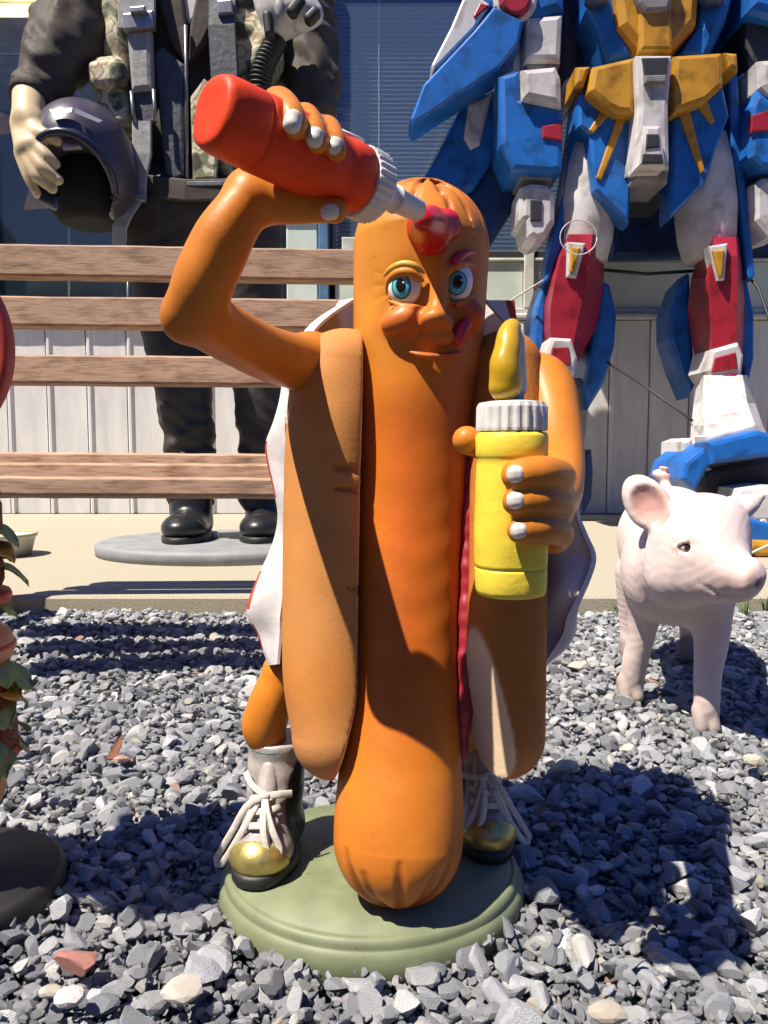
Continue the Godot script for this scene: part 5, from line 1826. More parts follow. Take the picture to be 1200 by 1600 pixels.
	var fa: Node3D = P.call("forearm", M.r_blue, [[780, 117], [814, 107], [815, 153], [880, 168], [880, 264], [865, 270], [800, 265], [782, 225]], 2.55, 0.32, 0.018)
	P.call("forearm_marking", M.r_red, [[847, 197], [879, 190], [879, 220], [848, 215]], 2.543, 0.03, 0.004, 0.004, fa)
	P.call("wrist", M.r_grey, [[810, 268], [866, 268], [863, 282], [815, 280]], 2.60, 0.2, 0.01)
	var hd: Node3D = P.call("hand", M.r_white, [[814, 290], [830, 284], [855, 286], [869, 300], [869, 346], [855, 370], [838, 376], [825, 368], [820, 345], [812, 342]], 2.58, 0.2, 0.02, 0.025)
	P.call("hand_slot", M.r_dark, [[829, 312], [847, 312], [846, 345], [829, 345]], 2.573, 0.03, 0.004, 0.003, hd)
	P.call("shoulder", M.r_blue, [[735, -60], [885, -90], [884, 15], [832, 32], [800, 45], [760, 5]], 2.60, 0.34, 0.03)
	P.call("shoulder_ring", M.r_white, disc_pts(806, -4, 35, 35), 2.585, 0.06, 0.012)
	P.call("shoulder_disc", M.r_red, disc_pts(806, -4, 26, 27), 2.565, 0.05, 0.012, 0.02)
	var wing: Node3D = P.call("wing", M.r_blue, [[772, 6], [820, 30], [812, 68], [780, 108], [645, 196], [640, 184], [660, 130], [740, 45]], 2.56, 0.16, 0.02, 0.04)
	P.call("wing_edge", M.r_white, [[730, -20], [766, 6], [742, 44], [676, 112], [674, 100], [705, 40]], 2.60, 0.1, 0.014, 0.014, wing)
	P.call("wing_notch", M.r_red, [[750, 4], [764, 8], [742, 28], [740, 24]], 2.593, 0.03, 0.003, 0.004, wing)
	var lw: Node3D = P.call("lower_wing", M.r_blue, [[722, 160], [775, 138], [782, 150], [785, 225], [742, 292], [700, 310], [655, 290], [690, 225]], 2.72, 0.14, 0.02)
	P.call("lower_wing_edge", M.r_white, [[732, 162], [771, 142], [750, 225], [736, 232], [725, 214]], 2.705, 0.05, 0.012, 0.014, lw)
	P.call("lower_wing", M.r_navy, [[780, 215], [815, 270], [806, 320], [765, 386], [752, 345], [720, 315], [745, 288]], 2.76, 0.16, 0.02)
	# arm on the right, half out of the picture
	P.call("forearm", M.r_blue, [[1172, 165], [1186, 138], [1202, 150], [1252, 150], [1252, 265], [1190, 262], [1172, 246]], 2.55, 0.32, 0.018)
	P.call("forearm_marking", M.r_red, [[1174, 180], [1200, 172], [1232, 172], [1232, 203], [1174, 206]], 2.543, 0.03, 0.004, 0.004)
	P.call("elbow", M.r_white, [[1186, 92], [1240, 88], [1242, 148], [1200, 148], [1188, 135]], 2.54, 0.3, 0.02)
	P.call("upper_arm", M.r_dark, [[1160, -60], [1236, -60], [1232, 90], [1168, 110]], 2.66, 0.24, 0.02)
	P.call("elbow_joint", M.r_white, disc_pts(1166, 132, 12, 22), 2.68, 0.2, 0.02)
	P.call("hand", M.r_white, [[1178, 286], [1195, 275], [1232, 280], [1237, 360], [1200, 371], [1178, 345]], 2.58, 0.2, 0.02, 0.025)
	P.call("wrist", M.r_grey, [[1182, 264], [1240, 266], [1236, 282], [1190, 276]], 2.62, 0.2, 0.01)
	P.call("shoulder", M.r_blue, [[1165, -90], [1330, -60], [1300, 40], [1230, 30], [1170, 15]], 2.60, 0.34, 0.03)
	# guy lines that hold it
	var lines := [["black cable slanting from the calf of the robot down to its other foot", M.rubber, [at(948, 566, 3.6), at(1010, 605, 3.4), at(1082, 657, 3.1)], 0.0055],
		["dark cable stretched between the two knees of the robot", M.rubber, [at(936, 421, 3.8), at(1010, 428, 3.8), at(1088, 423, 3.8)], 0.008],
		["dark cable running off to the right edge from the robot's knee", M.rubber, [at(1158, 420, 3.7), at(1185, 450, 3.6), at(1202, 500, 3.5), at(1230, 590, 3.4)], 0.006],
		["white cord tied to the robot's side skirt, running down to the left", M.lace, [at(849, 438, 3.60), at(810, 462, 3.7), at(766, 491, 3.8), at(700, 540, 4.0)], 0.0045],
		["white cord on the yellow toe tip of the robot", M.lace, [at(1165, 868, 2.30), at(1200, 852, 2.31), at(1260, 836, 2.31)], 0.0036]]
	for q in lines:
		var mb := MB.new()
		mb.tube(q[2], [q[3]], 8)
		tag(put(mb.mesh(), "cable", q[1]), q[0], "cable")
	var ring := []
	for k in 25:
		ring.append(at(904 + 29 * cos(TAU * k / 24), 371 + 27 * sin(TAU * k / 24), 3.40))
	var mb2 := MB.new()
	mb2.tube(ring, [0.0026], 6)
	tag(put(mb2.mesh(), "wire_loop", M.r_white), "thin white wire loop round the robot's left knee", "wire")


# ---------------------------------------------------------------- the pilot
func ribbon(path: Array, half: float, thick: float) -> ArrayMesh:
	var mb := MB.new()
	var rings := []
	for i in path.size():
		var dir: Vector3 = (path[mini(i + 1, path.size() - 1)] - path[maxi(i - 1, 0)]).normalized()
		var side := dir.cross(Vector3(0, 0, 1)).normalized()
		var out := side.cross(dir).normalized()
		var b := 0.35
		var ring := PackedVector3Array()
		for q in [[1, b], [1 - thick * b / half, 1], [-1 + thick * b / half, 1], [-1, b], [-1, -b], [-1 + thick * b / half, -1], [1 - thick * b / half, -1], [1, -b]]:
			ring.append(path[i] + side * half * q[0] + out * thick * 0.5 * q[1])
		rings.append(ring)
	mb.loft(rings, false)
	return mb.mesh()


func build_pilot() -> void:
	var t := thing("person", "headless-cropped pilot statue in dark leather jacket, camouflage vest and harness, holding a helmet", "statue", at(345, 842, 2.81) * Vector3(1, 0, 1) + Vector3(0, SLAB_Y, 0))
	t.set_meta("label", "pilot statue in dark leather jacket, camouflage vest and harness, holding a helmet")
	# foot plate
	var mb := MB.new()
	var c := at(352, 842, 2.72)
	mb.lathe([[0.445, 0.001], [0.448, 0.030], [0.440, 0.040], [0.425, 0.0445], [0.001, 0.045]], 72, Transform3D(Basis().scaled(Vector3(1, 1, 0.80)), Vector3(c.x, SLAB_Y, c.z)))
	put(mb.mesh(), "base_plate", M.base_grey, t)
	var FY := SLAB_Y + 0.045
	var leather := Color.WHITE
	# trousers: one skin from hips to ankles, crumpled at the shins
	var f := Field.new()
	f.chain([at(262, 345, 2.80), at(268, 470, 2.78), at(282, 580, 2.76), at(296, 690, 2.77), at(296, 770, 2.79)], [0.175, 0.130, 0.105, 0.090, 0.088], 0.05, leather)
	f.chain([at(362, 345, 2.82), at(385, 470, 2.80), at(402, 580, 2.79), at(412, 690, 2.80), at(412, 778, 2.81)], [0.175, 0.130, 0.100, 0.090, 0.090], 0.05, leather)
	f.ell(at(312, 330, 2.81), Vector3(0.27, 0.17, 0.19), 0.06, leather)
	f.disp = func(p: Vector3) -> float:
		var low := clampf((0.75 - p.y) * 2.5, 0.15, 1.0)
		return low * (0.009 * sin(p.y * 62.0 + 3.2 * sin(p.x * 15.0 + p.z * 9.0) + 2.0 * sin(p.y * 17.0)) + 0.0045 * sin(p.y * 118.0 + 4.0 * sin(p.x * 23.0 - p.y * 5.0)))
	put(skin(f, 0.014, false), "trousers", M.trousers, t)
	# boots
	for q in [[293, 836, 2.70], [412, 842, 2.72]]:
		var b := Field.new()
		var g := at(q[0], q[1], q[2])
		g.y = FY
		b.ell(g + Vector3(0, 0.048, 0.03), Vector3(0.078, 0.052, 0.12), 0.02, leather)
		b.cap(g + Vector3(0, 0.07, -0.06), g + Vector3(0, 0.24, -0.085), 0.074, 0.078, 0.03, leather)
		b.ell(g + Vector3(0, 0.05, -0.08), Vector3(0.070, 0.055, 0.085), 0.02, leather)
		b.cut(g + Vector3(0, 0.020, 0), Vector3.DOWN, 0.004, leather)
		b.chain([g + Vector3(-0.09, 0.062, 0.055), g + Vector3(0, 0.094, 0.075), g + Vector3(0.09, 0.062, 0.055)], [0.004, 0.004, 0.004], 0.008, leather, 1)
		var boot := put(skin(b, 0.009, false), "boot", M.boots, t)
		var rings := []
		for lv in [[0.0, 0.98], [0.003, 1.0], [0.018, 1.0], [0.022, 0.97]]:
			var ring := PackedVector3Array()
			for k in 32:
				var a := TAU * k / 32
				ring.append(g + Vector3(sin(a) * 0.083 * lv[1], lv[0], -0.01 + cos(a) * 0.165 * lv[1]))
			rings.append(ring)
		mb = MB.new()
		mb.loft(rings)
		put(mb.mesh(), "boot_sole", M.rubber, boot)
	# jacket with both sleeves
	f = Field.new()
	f.ell(at(312, 215, 2.83), Vector3(0.275, 0.24, 0.165), 0.08, leather)
	f.ell(at(318, 40, 2.84), Vector3(0.335, 0.33, 0.185), 0.10, leather)
	f.ell(at(322, -95, 2.86), Vector3(0.36, 0.16, 0.16), 0.10, leather)
	f.chain([at(175, -75, 2.84), at(135, 20, 2.76), at(92, 85, 2.62), at(52, 148, 2.52)], [0.135, 0.145, 0.115, 0.064], 0.04, leather)
	f.chain([at(455, -75, 2.86), at(480, 60, 2.84), at(485, 165, 2.76), at(440, 290, 2.66)], [0.125, 0.110, 0.090, 0.066], 0.04, leather)
	f.disp = func(p: Vector3) -> float:
		var arm := clampf((absf(p.x + 0.66) - 0.26) * 6.0, 0.0, 1.0)
		return arm * (0.0055 * sin((p.x * 0.75 + p.y * 0.65) * 60.0 + 3.0 * sin(p.x * 13.0 - p.y * 17.0)) + 0.0028 * sin((p.x * 0.8 + p.y * 0.5) * 125.0 + 3.0 * sin(p.y * 19.0))) + 0.003 * sin(p.x * 40.0 + 3.0 * sin(p.y * 22.0))
	put(skin(f, 0.013, false), "leather_jacket", M.leather, t)
	# cuff ring
	mb = MB.new()
	var ca := at(57, 140, 2.535)
	var cb := at(44, 158, 2.50)
	mb.tube([ca, ca.lerp(cb, 0.5), cb], [0.068, 0.070, 0.064], 18)
	put(mb.mesh(), "cuff", M.leather, t)
	# shirt and open collar
	put(plate([[272, -60], [322, -60], [310, 20], [295, 36], [280, 15]], 2.645, 0.03, 0.006).mesh(), "shirt", M.shirt, t)
	put(plate([[244, -70], [276, -70], [292, 38], [290, 100], [268, 70], [248, 10]], 2.63, 0.04, 0.010).mesh(), "lapel", M.leather, t)
	put(plate([[318, -70], [350, -70], [340, 20], [318, 66], [294, 96], [296, 40]], 2.63, 0.04, 0.010).mesh(), "lapel", M.leather, t)
	mb = MB.new()
	mb.tube([at(290, 40, 2.618), at(291, 110, 2.618), at(292, 280, 2.62)], [0.006], 8)
	put(mb.mesh(), "zip", M.steel, t)
	# camouflage vest: panels that follow the trunk
	f = Field.new()
	f.ell(at(212, 60, 2.80), Vector3(0.105, 0.34, 0.19), 0.03, leather)
	f.ell(at(205, 170, 2.78), Vector3(0.085, 0.13, 0.17), 0.03, leather)
	f.cap(at(212, -140, 2.80), at(225, 20, 2.78), 0.09, 0.14, 0.05, leather)
	f.disp = func(p: Vector3) -> float:
		return 0.004 * sin(p.y * 55.0 + 4.0 * sin(p.x * 30.0))
	put(skin(f, 0.012, false), "camouflage_vest", M.camo, t).set_meta("label", "camouflage vest panel on the left of the chest")
	f = Field.new()
	f.ell(at(380, 70, 2.80), Vector3(0.130, 0.36, 0.18), 0.03, leather)
	f.cap(at(405, -140, 2.80), at(375, 20, 2.78), 0.08, 0.14, 0.05, leather)
	f.ell(at(365, 265, 2.72), Vector3(0.075, 0.085, 0.09), 0.03, leather)
	f.ell(at(415, 85, 2.66), Vector3(0.06, 0.12, 0.05), 0.03, leather)
	f.disp = func(p: Vector3) -> float:
		return 0.004 * sin(p.y * 50.0 + 4.0 * sin(p.x * 26.0 + 1.0))
	put(skin(f, 0.012, false), "camouflage_vest", M.camo, t).set_meta("label", "camouflage vest panel on the right of the chest")
	f = Field.new()
	f.rbox(Transform3D(Basis(Vector3(0, 0, 1), 0.1), at(177, 150, 2.63)), Vector3(0.055, 0.115, 0.045), 0.03, 0.01, leather)
	f.rbox(Transform3D(Basis(Vector3(0, 0, 1), 0.1), at(172, 122, 2.60)), Vector3(0.062, 0.045, 0.045), 0.025, 0.004, leather)
	put(skin(f, 0.009, false), "vest_pouch", M.camo, t)
	put(plate([[237, 85], [252, 70], [288, 100], [288, 275], [272, 283], [258, 270]], 2.615, 0.06, 0.012).mesh(), "flap_pocket", M.strap_dark, t)
	put(plate([[296, 150], [318, 120], [350, 150], [338, 280], [300, 284]], 2.612, 0.05, 0.012).mesh(), "flap_pocket", M.camo, t)
	# harness
	var z := 2.585
	put(ribbon([at(215, -80, 2.62), at(214, 0, z), at(214, 45, z)], 0.060, 0.012), "harness_strap", M.strap, t)
	var bk := put(plate([[191, 20], [238, 15], [240, 42], [192, 47]], z - 0.03, 0.03, 0.006).mesh(), "buckle", M.steel, t)
	put(plate([[202, 10], [226, 8], [226, 18], [203, 20]], z - 0.045, 0.02, 0.004).mesh(), "buckle_tongue", M.steel, bk)
	put(plate([[197, 46], [234, 44], [237, 138], [204, 142]], z - 0.012, 0.045, 0.014).mesh(), "shoulder_pad", M.strap, t)
	put(plate([[205, 144], [240, 140], [242, 190], [209, 192]], z + 0.004, 0.02, 0.004).mesh(), "strap_gap", M.strap_dark, t)
	for q in [[205, 143, 210, 192], [240, 140, 243, 190]]:
		mb = MB.new()
		mb.tube([at(q[0], q[1], z - 0.008), at(q[2], q[3], z - 0.008)], [0.006], 8)
		put(mb.mesh(), "buckle_bar", M.steel, t)
	put(ribbon([at(222, 190, z), at(222, 240, z - 0.004), at(215, 275, z), at(213, 302, z)], 0.032, 0.012), "harness_strap", M.strap, t)
	put(ribbon([at(215, 305, z), at(198, 330, z - 0.02), at(187, 355, z - 0.02), at(186, 395, z)], 0.024, 0.010), "harness_strap", M.strap, t)
	put(plate([[205, 300], [228, 302], [226, 314], [206, 312]], z - 0.02, 0.02, 0.004).mesh(), "buckle", M.steel, t)
	put(ribbon([at(350, -80, 2.64), at(347, 40, 2.60), at(352, 130, 2.595), at(350, 220, 2.61)], 0.045, 0.012), "harness_strap", M.strap_dark, t)
	put(plate([[338, 0], [362, -2], [364, 20], [340, 22]], 2.585, 0.02, 0.005).mesh(), "buckle", M.steel, t)
	put(ribbon([at(222, 290, 2.635), at(290, 298, 2.605), at(350, 297, 2.615), at(400, 288, 2.66)], 0.036, 0.016), "belt", M.leather, t)
	put(ribbon([at(292, 287, 2.600), at(345, 286, 2.606), at(380, 280, 2.63)], 0.007, 0.008), "belt_trim", M.steel, t)
	# hand that holds the helmet: palm, four fingers, thumb
	f = Field.new()
	f.chain([at(46, 152, 2.50), at(44, 185, 2.435)], [0.050, 0.046], 0.02, leather)
	f.chain([at(36, 195, 2.47), at(42, 232, 2.405)], [0.038, 0.036], 0.02, leather)
	f.chain([at(52, 195, 2.425), at(56, 228, 2.400)], [0.036, 0.032], 0.02, leather)
	f.chain([at(48, 192, 2.46), at(62, 208, 2.395), at(78, 214, 2.385), at(90, 220, 2.390)], [0.034, 0.024, 0.0195, 0.0165], 0.012, leather)
	f.chain([at(56, 225, 2.395), at(72, 243, 2.380), at(86, 256, 2.390)], [0.024, 0.0200, 0.0160], 0.008, leather)
	f.chain([at(48, 233, 2.398), at(68, 262, 2.378), at(91, 281, 2.390)], [0.024, 0.0200, 0.0160], 0.008, leather)
	f.chain([at(40, 238, 2.402), at(58, 274, 2.384), at(82, 295, 2.396)], [0.023, 0.0190, 0.0150], 0.008, leather)
	f.chain([at(33, 240, 2.410), at(44, 275, 2.398), at(58, 303, 2.406)], [0.021, 0.0165, 0.0135], 0.008, leather)
	put(skin(f, 0.0060, false), "hand", M.skin, t)
	# head, above the picture
	f = Field.new()
	f.cap(at(325, -170, 2.85), at(325, -260, 2.82), 0.085, 0.08, 0.03, Color.WHITE)
	f.ell(at(325, -330, 2.80), Vector3(0.105, 0.15, 0.13), 0.03, Color.WHITE)
	f.ell(at(325, -320, 2.67), Vector3(0.02, 0.04, 0.03), 0.02, Color.WHITE)
	put(skin(f, 0.014, false), "head", M.skin, t)

	# ---- the helmet
	var h := thing("flight_helmet", "dark purple flight helmet with a black opening, held under the pilot's arm", "helmet", at(125, 250, 2.55))
	f = Field.new()
	var hc := at(130, 247, 2.55)
	f.ell(hc, Vector3(0.158, 0.172, 0.178), 0.02, Color.WHITE)
	f.ell(hc + Vector3(0.025, -0.08, -0.02), Vector3(0.140, 0.130, 0.162), 0.05, Color.WHITE)
	f.ell(hc + Vector3(0.000, -0.105, 0.09), Vector3(0.122, 0.112, 0.200), 0.010, Color.WHITE, 1)
	f.cut(hc + Vector3(0, -0.185, 0), Vector3(0, -1, 0.15), 0.01, Color.WHITE)
	put(skin(f, 0.008, false), "helmet_shell", M.helmet, h)
	f = Field.new()
	f.ell(hc + Vector3(0, -0.08, -0.055), Vector3(0.145, 0.150, 0.11), 0.02, Color.WHITE)
	f.cut(hc + Vector3(0, -0.190, 0), Vector3(0, -1, 0.15), 0.01, Color.WHITE)
	put(skin(f, 0.012, false), "helmet_lining", M.lining, h)
	mb = MB.new()
	var rim := []
	for i in 25:
		var a := PI * (1.12 - 1.24 * i / 24.0)
		var rx := 0.000 + cos(a) * 0.124
		var ry := -0.105 + sin(a) * 0.114
		var kz := 1.0 - pow(rx / 0.178, 2.0) - pow(ry / 0.20, 2.0)
		rim.append(hc + Vector3(rx, ry, 0.188 * sqrt(maxf(kz, 0.12)) - 0.004))
	mb.tube(rim, [0.0125], 10)
	put(mb.mesh(), "helmet_rim", M.helmet_trim, h)
	put(plate([[96, 222], [126, 226], [126, 230], [97, 232]], 2.385, 0.02, 0.004).mesh(), "rim_label", M.badge, h)
	for q in [[[88, 182], [122, 178], [122, 186], [96, 194]], [[126, 178], [162, 190], [158, 196], [126, 187]]]:
		var pts := PackedVector3Array()
		# stuck on the curved shell: each corner is set on the shell's surface
		var o3 := []
		for e in q:
			var p := at(e[0], e[1], 2.42)
			var v := (p - hc)
			v.z = 0.0
			var k := 1.0 - pow(v.x / 0.176, 2.0) - pow(v.y / 0.194, 2.0)
			o3.append(hc + Vector3(v.x, v.y, 0.190 * sqrt(maxf(k, 0.02)) + 0.006))
		mb = MB.new()
		pts.append_array([o3[0], o3[1], o3[2], o3[0], o3[2], o3[3]])
		mb.tris(pts, false, false)
		put(mb.mesh(), "helmet_sticker", M.badge, h)
	mb = MB.new()
	mb.tube([at(62, 285, 2.44), at(70, 310, 2.43), at(80, 318, 2.44), at(86, 300, 2.45)], [0.022, 0.026, 0.024, 0.016], 10)
	put(mb.mesh(), "chin_strap", M.helmet_trim, h)

	# ---- oxygen mask with its hose, hung on the vest
	var o := thing("oxygen_mask", "white oxygen mask with black valves and ribbed hose hanging on the pilot's chest", "mask", at(455, 30, 2.55))
	f = Field.new()
	f.chain([at(425, -20, 2.58), at(440, 15, 2.56), at(470, 18, 2.54), at(488, 22, 2.53)], [0.065, 0.075, 0.058, 0.036], 0.03, Color.WHITE)
	f.cap(at(440, 20, 2.56), at(428, 55, 2.56), 0.06, 0.034, 0.03, Color.WHITE)
	put(skin(f, 0.009, false), "mask_shell", M.mask_white, o)
	for q in [[463, 12, 0.026, 0.034, -0.7], [488, 26, 0.024, 0.028, -0.8], [420, 40, 0.022, 0.040, 0.1]]:
		f = Field.new()
		f.rbox(Transform3D(Basis(Vector3(0, 0, 1), q[4]), at(q[0], q[1], 2.492)), Vector3(q[2] * 0.7, q[3], 0.022), 0.014, 0.004, Color.WHITE)
		put(skin(f, 0.006, false), "valve", M.rubber, o)
	f = Field.new()
	f.ell(at(437, 12, 2.487), Vector3(0.017, 0.034, 0.012), 0.01, Color.WHITE)
	put(skin(f, 0.006, false), "mask_inlet", M.strap, o)
	# ribbed hose
	var c3 := Curve3D.new()
	c3.add_point(at(432, 62, 2.56), Vector3.ZERO, at(425, 85, 2.55) - at(432, 62, 2.56))
	c3.add_point(at(408, 120, 2.55), at(418, 95, 2.55) - at(408, 120, 2.55), at(404, 140, 2.56) - at(408, 120, 2.55))
	c3.add_point(at(410, 185, 2.58), at(404, 160, 2.56) - at(410, 185, 2.58), Vector3.ZERO)
	var path := []
	var rad := []
	for i in 90:
		path.append(c3.sample_baked(c3.get_baked_length() * i / 89.0, true))
		rad.append(0.031 + 0.005 * (1.0 if i % 4 < 2 else -1.0))
	mb = MB.new()
	mb.tube(path, rad, 16)
	put(mb.mesh(), "hose", M.rubber, o)


# ---------------------------------------------------------------- the burger tower at the left edge
func leaf(c: Vector3, out: Vector3, long: float, wide: float, droop: float, r: RandomNumberGenerator) -> ArrayMesh:
	var side := Vector3.UP.cross(out).normalized()
	var grid := []
	for i in 8:
		var s := i / 7.0
		var row := PackedVector3Array()
		for k in 9:
			var q := k / 4.0 - 1.0
			var w := wide * sqrt(maxf(0.02, 1.0 - pow(2.0 * s - 0.85, 2.0) / 1.4)) * (1.0 + 0.12 * sin(s * 9.0 + c.y * 90.0))
			row.append(c + out * long * (s - 0.30) * (1.0 - 0.10 * q * q) + side * w * q + Vector3.UP * (-droop * s * s + 0.10 * wide * sin(q * 5.0 + s * 4.0 + c.y * 300.0) * s + 0.12 * wide * absf(q)))
		grid.append(row)
	var mb := MB.new()
	var t := PackedVector3Array()
	var b := PackedVector3Array()
	var d := Vector3.UP * 0.0016
	for i in 7:
		for k in 8:
			t.append_array([grid[i][k], grid[i + 1][k + 1], grid[i][k + 1], grid[i][k], grid[i + 1][k], grid[i + 1][k + 1]])
			b.append_array([grid[i][k] - d, grid[i][k + 1] - d, grid[i + 1][k + 1] - d, grid[i][k] - d, grid[i + 1][k + 1] - d, grid[i + 1][k] - d])
	mb.tris(t, true, false)
	mb.tris(b, true, false)
	var rim := PackedVector3Array()
	for k in 8:
		rim.append_array([grid[7][k], grid[7][k] - d, grid[7][k + 1] - d, grid[7][k], grid[7][k + 1] - d, grid[7][k + 1]])
	for i in 7:
		for k in [0, 8]:
			rim.append_array([grid[i][k], grid[i + 1][k], grid[i + 1][k] - d, grid[i][k], grid[i + 1][k] - d, grid[i][k] - d])
	mb.tris(rim, false, false)
	return mb.mesh()


func build_burger() -> void:
	var r := RandomNumberGenerator.new()
	r.seed = 5
	var z := 0.645
	var ax := at(-72, 1345, z)
	var t := thing("burger_tower_statue", "tall stacked burger statue with lettuce, patties and tomato, cut by the left edge", "statue", Vector3(ax.x, 0, -z))
	var top := func(py: float) -> float:
		return at(0, py, z).y
	var lettuce := mk(Color(0.24, 0.33, 0.09), 0.55, T.mottle, Vector3.ONE * 9.0, T.lumpy, 0.08)
	var lettuce_b := mk(Color(0.18, 0.29, 0.11), 0.55, T.mottle, Vector3.ONE * 9.0, T.lumpy, 0.08)
	var patty := mk(Color(0.32, 0.045, 0.030), 0.6, ramp_tex(0.09, [[0.0, Color(0.12, 0.10, 0.1)], [0.42, Color(0.25, 0.2, 0.2)], [0.55, Color(1, 1, 1)], [1.0, Color(1, 0.8, 0.8)]], false, 2, 51, 256), Vector3.ONE * 10.0, T.fine, 0.5)
	var bun := mk(Color(0.52, 0.25, 0.10), 0.5, T.soft, Vector3.ONE * 6.0)
	var cheese := mk(Color(0.56, 0.30, 0.03), 0.5, T.soft, Vector3.ONE * 6.0)
	var tomato := mk(Color(0.42, 0.035, 0.03), 0.45, T.soft, Vector3.ONE * 6.0)
	# foot plate
	var mb := MB.new()
	mb.lathe([[0.088, -0.012], [0.0905, 0.0], [0.0905, 0.022], [0.088, 0.029], [0.084, 0.032], [0.078, 0.032], [0.0765, 0.034], [0.001, 0.034]], 72, Transform3D(Basis(), Vector3(ax.x, 0, -z)))
	put(mb.mesh(), "base_plate", mk(Color(0.012, 0.0115, 0.0115), 0.6, T.mottle, Vector3.ONE * 5.0, T.lumpy, 0.05), t)
	var ring := func(called: String, m: Material, py0: float, py1: float, rad: float, round_by: float) -> void:
		var y1: float = top.call(py0)
		var y0: float = top.call(py1)
		var q := MB.new()
		var e := minf(round_by, (y1 - y0) * 0.49)
		q.lathe([[0.001, y0], [rad - e, y0], [rad - e * 0.3, y0 + e * 0.3], [rad, y0 + e], [rad, y1 - e], [rad - e * 0.3, y1 - e * 0.3], [rad - e, y1], [0.001, y1]], 56, Transform3D(Basis(), Vector3(ax.x, 0, -z)))
		put(q.mesh(), called, m, t)
	# from below: base bun and three storeys
	ring.call("bun", bun, 1188, 1290, 0.044, 0.030)
	var storeys := [[1150, 1182, 1], [1085, 1120, 0], [895, 930, 1], [800, 850, 0]]
	for q in storeys:
		ring.call("patty", patty, q[0] - 26, q[1] - 6, 0.0545 - (0.006 if q[0] < 900 else 0.0), 0.008)
	ring.call("tomato_slice", tomato, 1172, 1190, 0.0565, 0.004)
	ring.call("tomato_slice", tomato, 925, 946, 0.054, 0.004)
	ring.call("tomato_slice", tomato, 1006, 1016, 0.056, 0.003)
	ring.call("bun", bun, 978, 1052, 0.0560, 0.020)
	ring.call("bun", bun, 640, 772, 0.044, 0.03)
	var crown := Field.new()
	var cc := Vector3(-0.405, 0.465, -0.572)
	crown.ell(cc, Vector3(0.088, 0.060, 0.088), 0.02, Color.WHITE)
	crown.cut(cc + Vector3(0, -0.022, 0), Vector3.DOWN, 0.012, Color.WHITE)
	crown.cap(cc + Vector3(0, -0.02, -0.01), Vector3(ax.x, top.call(650), -z), 0.030, 0.040, 0.03, Color.WHITE)
	put(skin(crown, 0.006, false), "crown_bun", bun, t)
	ring.call("cheese_slice", cheese, 1058, 1072, 0.052, 0.003)
	ring.call("cheese_slice", cheese, 842, 856, 0.046, 0.003)
	for q in [[772, 0.046, 0], [838, 0.056, 1], [862, 0.048, 1], [905, 0.062, 0], [950, 0.052, 0], [1046, 0.060, 0], [1066, 0.064, 1], [1108, 0.060, 0], [1160, 0.064, 1], [1180, 0.058, 0]]:
		var y: float = top.call(q[0] - 12)
		var n := 5
		for k in n:
			var a: float = TAU * k / n + r.randf_range(-0.3, 0.3) + q[0] * 0.37
			var out := Vector3(cos(a), 0, sin(a))
			put(leaf(Vector3(ax.x, y, -z) + out * (q[1] - 0.010), out, 0.022, 0.020, 0.016, r), "lettuce_leaf", lettuce if q[2] == 0 else lettuce_b, t)
	for k in 4:
		var a := TAU * k / 4 + 0.05
		for py in [852, 1068]:
			var y: float = top.call(py)
			var out := Vector3(cos(a), 0, sin(a))
			put(leaf(Vector3(ax.x, y, -z) + out * 0.044, out, 0.030, 0.020, 0.012, r), "cheese_corner", cheese, t)
	# the round board above it
	var bc := at(-150, 545, 0.655)
	var bd := thing("menu_board", "round dark chalk board with a red rim at the left edge, above the burger tower", "sign", bc)
	var R := size_of(170, 0.655)
	mb = MB.new()
	mb.lathe([[0.001, 0.0], [R - 0.010, 0.0], [R - 0.010, 0.008], [0.001, 0.008]], 80, Transform3D(Basis(Vector3.RIGHT, PI / 2), bc), false)
	put(mb.mesh(), "board_face", mk(Color(0.028, 0.030, 0.036), 0.8, T.grime, Vector3(3, 30, 3)), bd)
	mb = MB.new()
	mb.lathe([[R - 0.0105, -0.004], [R - 0.0095, 0.011], [R - 0.002, 0.012], [R, 0.009], [R, -0.002], [R - 0.002, -0.004]], 80, Transform3D(Basis(Vector3.RIGHT, PI / 2), bc))
	put(mb.mesh(), "board_rim", mk(Color(0.36, 0.030, 0.022), 0.5, T.mottle, Vector3.ONE * 6.0), bd)
	mb = MB.new()
	mb.tube([bc + Vector3(0.0, -R + 0.004, -0.004), Vector3(bc.x + 0.006, top.call(645), -z)], [0.006], 12)
	put(mb.mesh(), "board_stick", M.r_dark, bd)


